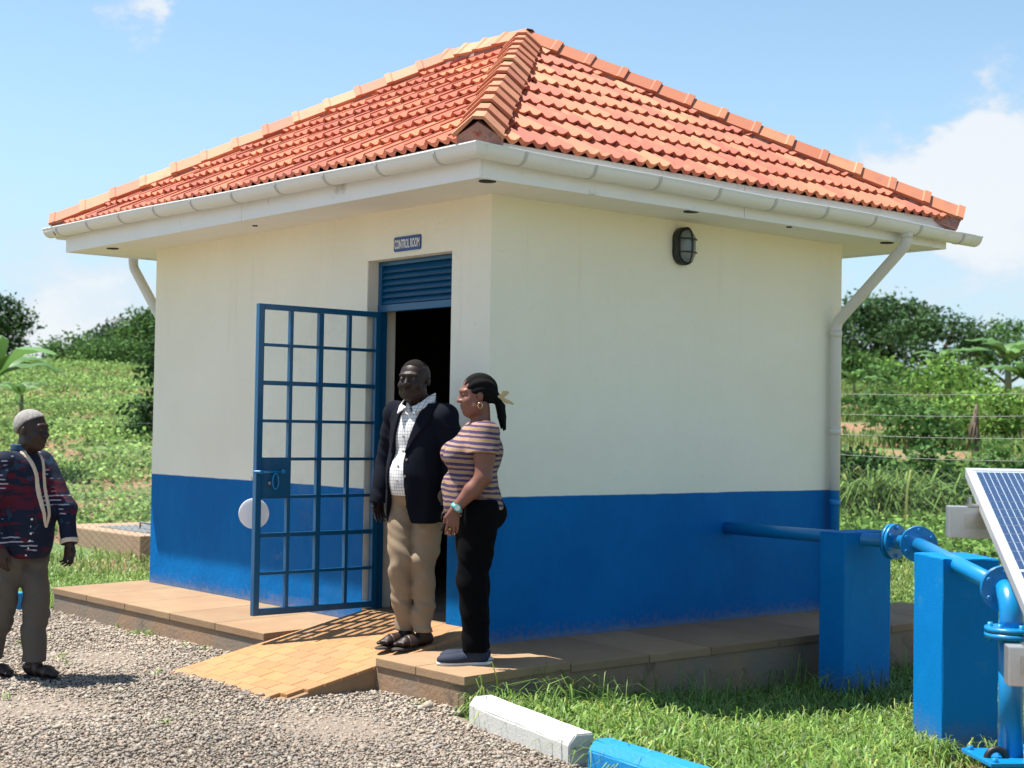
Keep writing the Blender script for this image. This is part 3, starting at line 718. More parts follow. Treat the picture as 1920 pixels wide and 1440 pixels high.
kerb((-1.115, -2.17, 0), (-1.26, -3.32, 0), 'kerb_blue', 'bright blue kerb stone beside the lawn, in front of the white one', top=-.075)
kerb((-.74, 4.76, 0), (-1.95, 4.86, 0), 'kerb_blue', 'blue kerb stone behind the walking man at the far gravel edge', top=-.07)
kerb((-1.96, 4.86, 0), (-3.2, 4.97, 0), 'kerb_blue', 'blue kerb stone at the left edge of the picture', top=-.07)
# ------------------------------------------------------------------ pillars and pipework
def pillar(cx, cy, a, b_, yaw, top, label):
    m_ = MB(); m_.box(-a/2, a/2, -b_/2, b_/2, -1.3, 0, bevel=.008)
    bmesh.ops.subdivide_edges(m_.b, edges=[e_ for e_ in m_.b.edges if e_.calc_length() > .15], cuts=6)
    for v in m_.b.verts: v.co += Vector((RNG.normal(0, .0012), RNG.normal(0, .0012), RNG.normal(0, .0008)))
    o = m_.build('pillar', 'blue_paint'); o.location = (cx, cy, top); o.rotation_euler = (0, 0, yaw)
    return tag(o, label, 'pillar', 'blue pipe support pillars')
pillar(2.23, -1.07, .49, .20, 0, .685, 'blue concrete pillar in the shade of the eaves carrying the pipe')
pillar(1.30, -2.425, .31, .41, rad(-34), .665, 'sunlit blue concrete pillar next to the solar panel')
pw = empty('water_pipe', 'blue steel water pipe running from the wall over two pillars', 'pipe', (2.18, -.01, .64))
def wp(m_, name, m='blue_pipe', par=None):
    o = m_.build(name, m, par or pw)
    if (par or pw) is pw: o.location = (-2.18, .01, -.64)
    return o
d2 = Vector((-.73, -.684, 0)).normalized(); Bp = Vector((2.19, -1.56, .64)); Ep = Vector((.285, -3.345, .625))
d2 = (Ep-Bp).normalized()
wp(MB().tube([(2.18, .02, .64), (2.18, -1.50, .64)], .043, 18), 'pipe')
wp(MB().tube([(2.18, -1.50, .64), (2.185, -1.53, .64), Bp+d2*.02, Bp+d2*.06], .05, 18), 'bend')
wp(MB().tube([Bp+d2*.05, Ep+d2*.02], .043, 18), 'pipe')
def flange(c, d_, r, h=.02, nb=6, br=.013):
    c, d_ = Vector(c), Vector(d_).normalized(); f = wp(MB().disc(c, d_, r, h, 32), 'flange')
    a = d_.cross(Vector((0, 0, 1)) if abs(d_.z) < .9 else Vector((1, 0, 0))).normalized(); b_ = d_.cross(a)
    for k in range(nb):
        q = 2*math.pi*(k+.5)/nb; p_ = c+(a*math.cos(q)+b_*math.sin(q))*r*.78
        o = MB().disc(p_, d_, br, h+.034, 6).build('bolt', 'blue_pipe', f); 
flange((2.18, -1.385, .64), (0, 1, 0), .112); flange((2.18, -1.412, .64), (0, 1, 0), .112)
flange(Bp+d2*.075, d2, .112); flange(Bp+d2*.102, d2, .112)
flange(Ep-d2*.012, d2, .105); flange(Ep+d2*.012, d2, .105)
V0 = Ep+d2*.15
elb = [Ep+d2*.01]+[Ep+d2*(.03+.12*math.sin(q))+Vector((0, 0, -.12*(1-math.cos(q)))) for q in np.linspace(0, math.pi/2, 8)]+[Vector((V0.x, V0.y, .46))]
wp(MB().tube(elb, [.047]*3+[.052]*(len(elb)-3), 20), 'elbow')
flange((V0.x, V0.y, .462), (0, 0, 1), .115, .022); flange((V0.x, V0.y, .436), (0, 0, 1), .115, .022)
wp(MB().tube([(V0.x, V0.y, .45), (V0.x, V0.y, -.09)], .054, 20), 'riser')
bh = empty('borehole_cap', 'blue square borehole cap under the vertical pipe', 'borehole cap', (V0.x, V0.y, -.30), rad(-34))
box('plate', 'blue_pipe', bh, -.16, .16, -.16, .16, .19, .208, bevel=.003)
MB().tube([(0, 0, -.4), (0, 0, .188)], .10, 24).build('casing', 'blue_pipe', bh)
for sx_ in (-1, 1):
    for sy_ in (-1, 1): MB().disc((sx_*.13, sy_*.13, .21), (0, 0, 1), .014, .03, 6).build('bolt', 'blue_pipe', bh)
hk = MB(); c0 = onz(1868, 1424, -.10); Rv = Vector((.761, -.649, 0)); Uv = Vector((0, 0, 1))
hk.tube([c0+Rv*.042*math.cos(q)+Uv*(.045*math.sin(q)+.0) for q in np.linspace(.1, math.pi, 12)]+[c0+Rv*-.045+Uv*-.06, c0+Rv*-.03+Uv*-.13, c0+Rv*.02+Uv*-.26], .015, 12)
tag(hk.build('black_hose', 'rubber'), 'short bent black hose beside the borehole cap', 'hose')

# ------------------------------------------------------------------ solar panel
P0 = CAM+px(1810, 878)*6.9
ya = rad(-8); back = Vector((-.648, -.761, 0)); rt = Vector((.761, -.649, 0)); tl = rad(18.5)
s0 = back*math.cos(ya)+rt*math.sin(ya); rv_ = Vector((-s0.y, s0.x, 0)); sv = s0*math.cos(tl)-Vector((0, 0, math.sin(tl))); nv = rv_.cross(-sv).normalized()
if nv.z < 0: nv = -nv
SP = empty('solar_panel', 'tilted solar panel with blue cells at the right edge', 'solar panel', (P0.x, P0.y, -.4))
panel = Matrix((rv_, -sv, nv)).transposed().to_4x4(); panel.translation = P0-Vector((P0.x, P0.y, -.4))
def sp(o): o.matrix_local = panel @ o.matrix_local; return o
PWD, PLN = 1.14, 2.28; fw_ = .030
fm = MB(); fm.box(0, fw_, -PLN, 0, -.04, .003, bevel=.002); fm.box(PWD-fw_, PWD, -PLN, 0, -.04, .003, bevel=.002)
fm.box(fw_+.0005, PWD-fw_-.0005, -fw_, 0, -.04, .0028, bevel=.002); fm.box(fw_+.0005, PWD-fw_-.0005, -PLN, -PLN+fw_, -.04, .0028, bevel=.002)
sp(fm.build('frame', 'alu', SP)); mat('backsheet', (.55, .60, .64), .4, .03)
sp(box('backsheet', 'backsheet', SP, fw_-.004, PWD-fw_+.004, -PLN+fw_-.004, -fw_+.004, -.010, -.004))
cw, ch = .2155, .0850; nr = 24
cell0 = None
for i in range(nr):
    y1 = -fw_-.012-i*(ch+.0060)-(.016 if i >= nr//2 else 0)
    for j in range(5):
        x0 = fw_+.008+j*(cw-.0005)
        if cell0 is None: cell0 = MB().box(0, cw-.0035, -ch, 0, -.0038, -.0022).build('cell', 'solar_cell', SP); o = cell0
        else: o = again(cell0, SP)
        o.matrix_local = panel @ Matrix.Translation((x0, y1, 0))
def rail(t_, ln, left):
    m_ = MB(); m_.box(-left, ln, -.045, .045, -.19, -.055, bevel=.004)
    o = m_.build('rail', 'galv', SP); o.location = (0, 0, 0)
    M4 = Matrix((rv_, -s0, Vector((0, 0, 1)))).transposed().to_4x4(); q = P0+sv*t_+nv*-.04; M4.translation = q-Vector((P0.x, P0.y, -.4))+Vector((0, 0, .05)); o.matrix_local = M4
    cl = MB(); cl.box(-.06, .03, -.05, -.0455, -.15, -.085); cl.box(-.045, .0, -.06, .02, -.054, -.045); cl.box(-.042, -.03, -.05, .0, -.045, -.015)
    c_ = cl.build('clamp', 'steel', SP); c_.matrix_local = M4
    bt_ = MB().disc((-.03, -.052, -.118), (0, 1, 0), .008, .012, 6).build('bolt', 'steel', SP); bt_.matrix_local = M4
    return q
rail(.36, 1.5, .125); rail(1.70, 1.5, .10)
for t_ in (.36, 1.70):
    for a_ in (.75, 1.35):
        q = P0+sv*t_+nv*-.04+rv_*a_-Vector((P0.x, P0.y, -.4)); MB().tube([(q.x, q.y, -.4), (q.x, q.y, q.z-.14)], .03, 10).build('leg', 'galv', SP)

# ------------------------------------------------------------------ fence
def fence(A, B, label, n, stay=None):
    A, B = Vector(A), Vector(B); f = (B-A); L = f.length; f.normalize(); nn = f.cross(Vector((0, 0, 1)))
    F_ = empty('chain_link_fence', label, 'fence', (A.x, A.y, float(ground_z(A.x, A.y))), group='boundary fence sides'); off = F_.location.copy()
    pts = [A.lerp(B, k/(n-1)) for k in range(n)]
    for k, p_ in enumerate(pts):
        g = float(ground_z(p_.x, p_.y))
        m_ = MB(); m_.tube([Vector((p_.x, p_.y, g-.3))-off, Vector((p_.x, p_.y, 1.75))-off], .045, 4); m_.build('post', 'post_concrete', F_)
        if stay and k in stay:
            MB().tube([Vector((p_.x, p_.y, .55))-off, Vector((p_.x, p_.y, 0))+f*stay[k]+Vector((0, 0, g-.2))-off], .05, 4).build('stay', 'post_concrete', F_)
    for z in (1.70, 1.505, 1.31, 1.115):
        m_ = MB(); P = []
        for k in range(n-1):
            for q in np.linspace(0, 1, 9)[:-1]:
                p_ = pts[k].lerp(pts[k+1], q); P.append(Vector((p_.x, p_.y, z-.02*math.sin(q*math.pi)))-off)
        P.append(Vector((pts[-1].x, pts[-1].y, z))-off); m_.tube(P, .0026 if A.x > 5 else .0018, 5)
        k = 0.
        while k < L:      # barbs
            p_ = A+f*k; c = Vector((p_.x, p_.y, z-.01))-off
            m_.tube([c-f*.008+Vector((0, 0, .013)), c+f*.008-Vector((0, 0, .013))], .0014, 4); m_.tube([c-f*.008-Vector((0, 0, .013)), c+f*.008+Vector((0, 0, .013))], .0014, 4); k += .12
        m_.build('wire', 'wire', F_)
    # chain link: diagonal strands both ways
    V, Fq = [], []; z1 = 1.02; st_ = .075; r = .0006 if A.x > 5 else .0009
    for sgn in (1, -1):
        k = -1.6
        while k < L+1.6:
            a = max(0, min(L, k)); b_ = k+sgn*1.5
            u0, u1 = k, k+sgn*1.45; za, zb = z1-1.45, z1
            # clip to [0,L]
            lo, hi = 0., 1.
            if u1 != u0:
                t0, t1 = (0-u0)/(u1-u0), (L-u0)/(u1-u0); lo, hi = max(lo, min(t0, t1)), min(hi, max(t0, t1))
            if hi > lo:
                P_ = [A+f*(u0+(u1-u0)*q)+Vector((0, 0, za+(zb-za)*q))+nn*(.004*sgn) for q in (lo, hi)]
                d_ = (P_[1]-P_[0]).normalized(); s1 = d_.cross(nn).normalized()*r*1.4; s2 = nn*r
                b0 = len(V)
                for p_ in P_:
                    for o_ in (s1+s2, s1-s2, -s1-s2, -s1+s2): V.append((p_+o_-off-Vector((0, 0, A.z)))[:])
                for i in range(4): Fq.append((b0+i, b0+(i+1) % 4, b0+4+(i+1) % 4, b0+4+i))
            k += st_
    tag(fast('mesh', np.array(V), np.array(Fq), 'wire', F_), kind='stuff')
fence((6, 7.9, 0), (6, -3.6, 0), 'barbed wire and mesh fence right of the building', 5)
fence((-4.6, 7.9, 0), (5.9, 7.9, 0), 'mesh fence left of the building behind the walking man', 4)

# concrete chamber beyond the left fence
cb = empty('concrete_chamber', 'low bare concrete chamber box beyond the left fence', 'chamber', (2.0, 8.5, -.4))
box('chamber_wall', 'concrete', cb, 0, 1.6, 0, 2.2, -.2, .44, bevel=.015)
mat('cover_metal', (.16, .17, .17), .6, .2, 8, metal=.2)
box('cover', 'cover_metal', cb, .25, 1.3, .35, 1.6, .42, .45, bevel=.005)
MB().tube([(.5, .7, .45), (.5, .7, .52), (.5, 1.0, .52), (.5, 1.0, .45)], .012, 8).build('handle', 'cover_metal', cb)

# ------------------------------------------------------------------ vegetation
def leaf_quads(Pc, size, up=.35, asp=.55, rng=RNG, droop=0):
    """pointed leaves (two triangles folded as one quad) around points Pc"""
    N = len(Pc); d_ = rng.normal(size=(N, 3)); d_[:, 2] = d_[:, 2]*.7-droop; d_ /= np.linalg.norm(d_, axis=1)[:, None]
    u = rng.normal(size=(N, 3))+np.array([0, 0, up*2]); s_ = np.cross(d_, u); s_ /= np.linalg.norm(s_, axis=1)[:, None]+1e-9
    L = (size*rng.uniform(.6, 1.3, N))[:, None]; a = Pc; m_ = Pc+d_*L*.5; tip = Pc+d_*L; n_ = np.cross(s_, d_)
    V = np.stack([a, m_+s_*L*asp*.5+n_*L*.08, tip, m_-s_*L*asp*.5+n_*L*.08], 1)
    return V.reshape(-1, 3), np.arange(N*4).reshape(-1, 4)
def blob_points(c, r, n, rng=RNG, shell=.55):
    p_ = rng.normal(size=(n, 3)); p_ /= np.linalg.norm(p_, axis=1)[:, None]; q = shell+(1-shell)*rng.uniform(0, 1, n)**.6
    return np.array(c)+p_*q[:, None]*np.array(r)
def tree(name, label, cat, base, lobes, n, size, m, trunk=.2, group=None, asp=.55, seed=0, limbs=True, droop=0.):
    rng = np.random.default_rng(seed); base = Vector(base)
    T_ = empty(name, label, cat, base, group=group)
    if trunk:
        tm_ = MB(); top = np.array(max(lobes, key=lambda l: l[0][2])[0])
        tm_.tube([(0, 0, -.6), (.02*top[2], .01*top[2], top[2]*.25), (top[0]*.4, top[1]*.4, top[2]*.55), (top[0], top[1], top[2])], [trunk*1.3, trunk, trunk*.75, trunk*.25], 8)
        if limbs:
            for c, r in lobes:
                c = np.array(c); tm_.tube([(top[0]*.25, top[1]*.25, top[2]*.38), tuple(c*np.array([.6, .6, .75])), tuple(c), tuple(c+np.array([0, 0, r[2]*.6]))], [trunk*.6, trunk*.4, trunk*.25, trunk*.08], 6)
                for k in range(4):
                    e_ = c+rng.normal(size=3)*np.array(r)*.55; tm_.tube([tuple(c*.8), tuple((c+e_)/2), tuple(e_)], [trunk*.25, trunk*.15, trunk*.04], 5)
        tm_.build('trunk', 'bark', T_)
    tot = sum(l[1][0]*l[1][1]*l[1][2] for l in lobes)**1.0; PP = []; TT = []
    for c, r in lobes:
        k = int(n*(r[0]*r[1]*r[2])/tot); ncl = max(6, k//26)
        cc = blob_points(c, r, ncl, rng, .45)
        pick = rng.integers(0, ncl, k); sp_ = np.array(r)*.20+size*.5
        P_ = cc[pick]+rng.normal(size=(k, 3))*sp_*np.array([1, 1, .6]); PP.append(P_)
        cl_t = rng.uniform(.65, 1.3, ncl)[pick]; TT.append(cl_t*rng.uniform(.75, 1.25, k))
    PP = np.concatenate(PP); TT = np.concatenate(TT)
    V, Fq = leaf_quads(PP, size, .5, asp, rng, droop)
    tone = np.repeat(TT[:, None]*np.array([1.0, 1.0, .95])*(1+rng.normal(0, .06, (len(TT), 3))), 4, 0)
    fast('crown', V, Fq, m, T_, tone=tone); return T_
def pt(u, d_):
    """ground point under photo column u at distance d_ along the view"""
    r_ = px(u, 806); p_ = CAM+r_*d_; return Vector((p_.x, p_.y, float(ground_z(p_.x, p_.y))))
def hgt(v, d_, base, u): return (CAM+px(u, v)*d_).z-base.z
# right-hand trees
mat('leaf_tree', (.062, .125, .048), .7, .3, .8, spec=.12, attr=True, trans=.2)
D = 92; b0 = pt(1660, D); k = D/2845.85
tree('broad_tree', 'tall dark spreading tree rising right of the building', 'tree', b0,
     [((-1.6, 1.2, 3.6), (2.4, 2.2, 2.2)), ((.6, -.4, 4.9), (2.4, 2.2, 1.2)), ((-.6, .6, 6.0), (1.7, 1.6, .8)), ((1.9, -1.6, 5.9), (1.2, 1.0, .5)), ((-2.4, 2.0, 1.6), (1.8, 1.8, 1.6)), ((.4, .3, 2.2), (2.0, 1.8, 1.4))], 9000, .34, 'leaf_tree', .28, 'trees beyond the fence', seed=3)
b0 = pt(1745, D-4)
tree('broad_tree', 'lower spreading tree with open branches right of the tallest one', 'tree', b0,
     [((-.9, .8, 3.9), (1.7, 1.5, .9)), ((.9, -.8, 4.3), (1.8, 1.6, .75)), ((2.2, -1.9, 3.4), (1.4, 1.2, .55)), ((.2, -.1, 2.7), (1.3, 1.2, .6))], 3800, .28, 'leaf_tree', .18, 'trees beyond the fence', seed=4)
b0 = pt(1652, 64)
tree('round_bush', 'bright green rounded bush in front of the tall tree', 'bush', b0, [((0, 0, .75), (.9, .9, .7)), ((-.6, .5, .45), (.7, .6, .45))], 1500, .24, 'leaf_bright', .12, 'bushes beyond the fence', seed=5)
b0 = pt(1800, 76)
tree('round_bush', 'yellow green bushy tree between the bananas and the open tree', 'bush', b0, [((0, 0, 1.2), (.9, .9, .65)), ((-.7, .6, .7), (.7, .7, .5))], 1300, .26, 'leaf_bright', .14, 'bushes beyond the fence', seed=6)
b0 = pt(1888, 96)
tree('broad_tree', 'distant tree behind the bananas at the right edge', 'tree', b0, [((0, 0, 3.9), (2.2, 2.0, 1.5)), ((-1.5, 1.3, 3.2), (1.6, 1.5, 1.2)), ((2., -1.7, 3.4), (1.6, 1.5, 1.3))], 3600, .32, 'leaf_mid', .2, 'trees beyond the fence', seed=8)
b0 = pt(1600, 60)
tree('round_bush', 'dark low bush against the right edge of the building', 'bush', b0, [((0, 0, .8), (.9, .9, .8))], 1100, .24, 'leaf_mid', .08, 'bushes beyond the fence', seed=9)
# left-hand trees
b0 = pt(272, 78)
tree('broad_tree', 'large rounded green tree behind the left corner of the building', 'tree', b0, [((0, 0, 2.2), (1.25, 1.2, 1.2)), ((.9, -.7, 1.5), (1.3, 1.2, 1.1)), ((-.7, .6, 1.3), (.8, .8, .9)), ((.6, -.5, 2.8), (1.1, 1.0, .7))], 6500, .26, 'leaf_mid', .2, 'trees beyond the field', seed=21)
b0 = pt(202, 92)
tree('broad_tree', 'dark pointed tree left of the large rounded one', 'tree', b0, [((0, 0, 2.5), (.8, .8, 1.3)), ((.5, -.4, 3.4), (.4, .4, .6)), ((-.7, .6, 1.6), (.9, .8, .9))], 2200, .28, 'leaf_dark', .14, 'trees beyond the field', seed=22)
b0 = pt(162, 96)
tree('broad_tree', 'low dark tree in the middle of the far tree line', 'tree', b0, [((0, 0, 1.6), (1.2, 1.1, 1.0)), ((.8, -.6, 2.2), (.7, .6, .6)), ((-1.0, .9, 1.0), (.8, .8, .6))], 2200, .28, 'leaf_dark', .14, 'trees beyond the field', seed=23)
b0 = pt(100, 98)
tree('conifer_tree', 'small pointed dark tree standing alone on the horizon', 'tree', b0, [((0, 0, 1.2), (.85, .85, .9)), ((.05, 0, 2.0), (.55, .55, .6)), ((.1, -.05, 2.6), (.28, .28, .5))], 1600, .24, 'leaf_dark', .12, 'trees beyond the field', seed=24)
b0 = pt(10, 84)
tree('broad_tree', 'dark leafy tree behind the banana plant at the left edge', 'tree', b0, [((0, 0, 2.6), (1.2, 1.2, 1.4)), ((-.6, .6, 3.8), (.9, .9, .9))], 2400, .3, 'leaf_dark', .18, 'trees beyond the field', seed=25)
b0 = pt(300, 30)
tree('shrub', 'dark leafy shrub touching the left edge of the building', 'shrub', b0, [((0, 0, .9), (.42, .42, .9)), ((.1, -.1, 1.9), (.38, .36, .6)), ((-.15, .1, .4), (.5, .5, .5))], 2600, .13, 'leaf_dark', .05, seed=26)
for i, (u, d_, lab) in enumerate(((130, 53, 'left of the tallest scrub'), (185, 52, 'below the pointed dark tree'), (225, 51, 'below the large rounded tree'))):
    b0 = pt(u, d_); tree('shrub', 'scrubby green bush on the crest of the field, '+lab, 'bush', b0, [((0, 0, .5), (1.0, .8, .55)), ((.8, -.6, .4), (.7, .6, .45))], 1100, .18, 'leaf_mid', 0, 'scrub along the field crest', seed=40+i)
# banana plants
def banana(label, base, h, nl, L, seed, group='banana plants'):
    rng = np.random.default_rng(seed); T_ = empty('banana_plant', label, 'banana plant', base, group=group)
    MB().tube([(0, 0, -.3), (0, 0, h*.3), (.02, .0, h*.62)], [.11*h/2, .085*h/2, .05*h/2], 10).build('stem', 'leaf_mid_stem', T_)
    for i in range(nl):
        a = 2*math.pi*i/nl+rng.uniform(-.3, .3); up = rng.uniform(.85, 1.5); ll = L*rng.uniform(.75, 1.1); V = []; ns_ = 10
        w_ = ll*.105; dx, dy = math.cos(a), math.sin(a)
        for k in range(ns_+1):
            q = k/ns_; rr = ll*(q*math.cos(up)*1.0+.25*q*q); zz_ = h*.58+ll*(math.sin(up)*q-.62*q*q*rng.uniform(.95, 1.05))
            wv = w_*math.sin(math.pi*min(1, (q*.93+.04)))**.6*(.25 if q < .12 else 1)
            for sgn in (-1, 0, 1):
                V.append((dx*rr-dy*sgn*wv, dy*rr+dx*sgn*wv, zz_-abs(sgn)*wv*.35+rng.normal(0, .012)))
        Fq = []
        for k in range(ns_):
            for j in (0, 1): b_ = k*3+j; Fq.append((b_, b_+1, b_+4, b_+3))
        tone = np.full((len(V), 3), rng.uniform(.7, 1.25)); fast('leaf', np.array(V), np.array(Fq), 'leaf_banana', T_, tone=tone, smooth=True)
mat('leaf_mid_stem', (.16, .17, .075), .6, .3, 4)
banana('banana plant at the left edge of the field', pt(-22, 25), 2.7, 13, 1.85, 51)
banana('young banana plant just right of the one at the left edge', pt(38, 31), 1.3, 7, .9, 57)
banana('banana plant with wide leaves near the right edge', pt(1890, 42), 2.2, 12, 1.9, 52)
banana('smaller banana plant left of the large one at right', pt(1772, 50), 1.8, 11, 1.5, 53)
banana('pale banana plant at the far right edge behind the panel', pt(1930, 36), 2.0, 11, 1.6, 54)
banana('low banana plant beside the right corner of the building', pt(1600, 44), .9, 7, 1.1, 55)
banana('banana plant partly hidden behind the downpipe', pt(1572, 62), 1.6, 7, 1.1, 56)

# grasses, crops, undergrowth
def blades(name, P, L, wd, m, label, cat, lean=.5, rng=RNG, tone=(.65, 1.3), base=None, pale=.12):
    N = len(P); a = rng.uniform(0, 2*np.pi, N); dr = np.stack([np.cos(a), np.sin(a), np.zeros(N)], 1); sd = np.stack([-np.sin(a+rng.normal(0, .5, N)), np.cos(a), np.zeros(N)], 1)
    Lx_ = (L*rng.uniform(.45, 1.25, N))[:, None]; le = (lean*rng.uniform(.2, 1.5, N))[:, None]; w_ = (wd*rng.uniform(.6, 1.3, N))[:, None]
    z = np.array([0, 0, 1.]); p0 = P; p1 = P+z*Lx_*.55+dr*Lx_*le*.22; p2 = P+z*Lx_*(.90-.25*le)+dr*Lx_*le*.62; p3 = P+z*Lx_*(1.0-.62*np.minimum(le, 1.2))+dr*Lx_*le*1.05
    V = np.stack([p0-sd*w_*.5, p0+sd*w_*.5, p1-sd*w_*.5, p1+sd*w_*.5, p2-sd*w_*.36, p2+sd*w_*.36, p3-sd*w_*.05, p3+sd*w_*.05], 1)
    F0 = np.array([[0, 1, 3, 2], [2, 3, 5, 4], [4, 5, 7, 6]]); Fq = (F0[None]+(np.arange(N)*8)[:, None, None]).reshape(-1, 4)
    tn = rng.uniform(*tone, N)[:, None]*np.ones((1, 3)); yl = rng.uniform(0, 1, N) < pale; tn[yl] = tn[yl]*np.array([1.7, 1.15, 1.3])
    o = fast(name, V.reshape(-1, 3), Fq, m, tone=np.repeat(tn, 8, 0)); return tag(o, label, cat, kind='stuff')
def region(N, d0, d1, u0, u1, rng=RNG):
    """points on the ground between two distances inside a fan of view directions"""
    d_ = np.sqrt(rng.uniform(d0*d0, d1*d1, N)); s = rng.uniform((u0-960)/2846, (u1-960)/2846, N); q = CAM2+d_[:, None]*(F2+s[:, None]*R2); return np.concatenate([q, ground_z(q[:, 0], q[:, 1])[:, None]], 1)
def outside(P, pad=.0):
    x, y = P[:, 0], P[:, 1]
    b_ = (x > PX-pad) & (x < LX+.8+pad) & (y > PY-pad) & (y < LE+pad)
    yard = (x < -.70) & (y < 4.72) & (y > -.8)
    yard |= (x < kerb_x(y)+.05) & (y <= -.8)
    pil = ((np.abs(x-2.23) < .26) & (np.abs(y+1.07) < .12)) | (np.hypot(x-1.30, y+2.425) < .24)
    bare = np.hypot(x-.62, y+3.0) < .42+.08*np.sin(7*x)
    return P[~(b_ | yard | pil | bare)]
P = region(95000, 5.6, 11.5, 850, 2150); P = outside(P)
clump = .5+.5*np.sin(P[:, 0]*5.1+1.2*np.sin(P[:, 1]*3.3))*np.sin(P[:, 1]*4.3+P[:, 0]); P = P[RNG.uniform(0, 1, len(P)) < .35+.65*clump]
blades('lawn_grass', P, .165, .0085, 'grass', 'thick bright lawn grass beside the apron and pillars', 'grass', 1.0, tone=(.35, 1.45), pale=.16)
P = region(4200, 6.0, 11.0, 850, 2100); P = outside(P); P = P[(P[:, 1] > -1.35)]
blades('tall_grass', P, .30, .007, 'grass', 'taller tufts of grass along the shaded apron wall', 'grass', .8, tone=(.6, 1.1))
q = np.stack([RNG.uniform(-3.2, -.80, 34), RNG.uniform(-2.2, 4.5, 34)], 1); q[:16, 0] = -.80-np.abs(RNG.normal(0, .05, 16)); q = q[~((q[:, 0] > -1.5) & (q[:, 1] > 0) & (q[:, 1] < 1.3)) & (q[:, 0] < kerb_x(q[:, 1])-.08+1*(q[:, 1] > -.8))]
q = np.repeat(q, 9, 0)+RNG.normal(0, .018, (len(q)*9, 2)); blades('weeds', np.concatenate([q, np.full((len(q), 1), GZ-.005)], 1), .05, .006, 'grass', 'tiny green weeds sprouting through the gravel', 'weeds', 1.1)
P = region(42000, 11.0, 21.0, 1520, 2100); P = outside(P, .05)
blades('rear_grass', P, .11, .012, 'grass', 'short grass between the building and the right fence', 'grass', .8, pale=.2)
P = region(30000, 11.5, 17.5, -160, 420); P = outside(P, .05); P = P[P[:, 1] > 4.85]; P = P[~((P[:, 0] > 1.0) & (P[:, 1] > 7.3) & (RNG.uniform(0, 1, len(P)) < .8))]
blades('verge_grass', P, .15, .012, 'grass', 'rough grass along the left fence', 'grass', .8, pale=.22)
def leafy(name, P, n, size, m, label, cat, spread, hgt_, rng=RNG, tone=(.6, 1.35)):
    k = rng.integers(max(2, n//2), n+3, len(P)); idx = np.repeat(np.arange(len(P)), k)
    Q = P[idx]+rng.normal(size=(len(idx), 3))*np.array([spread, spread, 0])+np.stack([0*idx, 0*idx, np.abs(rng.normal(0, 1, len(idx)))*hgt_+.02], 1)
    V, Fq = leaf_quads(Q, size, .9, .75, rng); tn = np.repeat((rng.uniform(*tone, len(P))[idx]*rng.uniform(.7, 1.2, len(idx)))[:, None]*np.ones((1, 3)), 4, 0)
    return tag(fast(name, V, Fq, m, tone=tn), label, cat, kind='stuff')
P = region(8500, 17, 50, -160, 430); soil = (np.sin(P[:, 0]*.5+P[:, 1]*.9) > .80); P = P[~soil | (RNG.uniform(0, 1, len(P)) < .25)]; P = P[~((P[:, 0] > .6) & (P[:, 0] < 4.2) & (P[:, 1] > 6.5) & (P[:, 1] < 10.9))]
d_ = (P[:, :2]-CAM2)@F2; path = np.abs(d_-24.5-.8*np.sin(P[:, 0])) < .9; P = P[~path | (RNG.uniform(0, 1, len(P)) < .15)]
leafy('crop_field', P, 12, .085, 'crop', 'low bright green crop growing on the rising field', 'crop', .16, .10, tone=(.45, 1.35))
P = region(5200, 17.5, 27, 1500, 2120)
leafy('undergrowth', P, 10, .085, 'leaf_bright', 'low green undergrowth beyond the right fence', 'undergrowth', .14, .09)
P = region(7500, 21, 62, 1500, 2120); d_ = (P[:, :2]-CAM2)@F2; keep = np.sin(P[:, 0]*.8+1)*np.sin(P[:, 1]*.7) > -.35; P = P[keep]
blades('wild_grass', np.repeat(P, 5, 0)+RNG.normal(size=(len(P)*5, 3))*np.array([.14, .14, 0]), .36, .022, 'grass_pale', 'tall wild grass on the slope right of the building', 'grass', .8, pale=.25)
def bush(u, d_, w_, h_, m, label, seed, size=.15, n=900): tree('bush', label, 'bush', pt(u, d_), [((0, 0, h_*.5), (w_, w_, h_*.55)), ((w_*.6, -w_*.5, h_*.35), (w_*.7, w_*.6, h_*.42))], n, size, m, 0, 'bushes beyond the fence', seed=seed)
bush(1590, 25, .5, .8, 'leaf_dark', 'dark bush at the building edge above the blue pipe', 61)
bush(1745, 24, .42, .95, 'leaf_mid', 'leafy green bush just left of the solar panel corner', 62)
bush(1700, 33, .9, .9, 'leaf_mid', 'mid green bush on the slope between the wires', 63, .17, 1200)
bush(1835, 35, 1.2, 1.1, 'leaf_bright', 'wide bright bush on the slope below the bananas', 64, .19, 1500)
bush(1780, 44, 1.2, 1.2, 'leaf_bright', 'leafy bush under the smaller banana plant', 65, .2, 1400)
bush(1690, 48, 1.2, .9, 'leaf_mid', 'low bush on the slope under the rounded bush', 66, .2, 1200)
bush(1905, 26, .6, .75, 'leaf_mid', 'green bush right behind the solar panel', 67)
bush(1630, 40, 1.0, .7, 'leaf_mid', 'low bush on the slope beside the building edge', 68, .18, 900)
# long-leaved grass clumps
def clump_(u, d_, label, seed, h_=.9, n=420, sp_=.35):
    rng = np.random.default_rng(seed); b0 = pt(u, d_); P = np.array(b0)+rng.normal(size=(n, 3))*np.array([sp_, sp_, 0]); o = blades('grass_clump', P, h_, .035, 'grass_pale', label, 'grass', 1.0, rng, (.75, 1.35), pale=.1)
    o['kind'] = 'thing'; o['group'] = 'long grass clumps'; return o
clump_(1640, 22.5, 'large fountain shaped grass clump beside the building', 71)
clump_(1700, 23.5, 'grass clump right of the largest one', 72, .8, 320, .3)
clump_(1615, 26, 'pale grass clump behind the largest one', 73, .8, 260, .3)
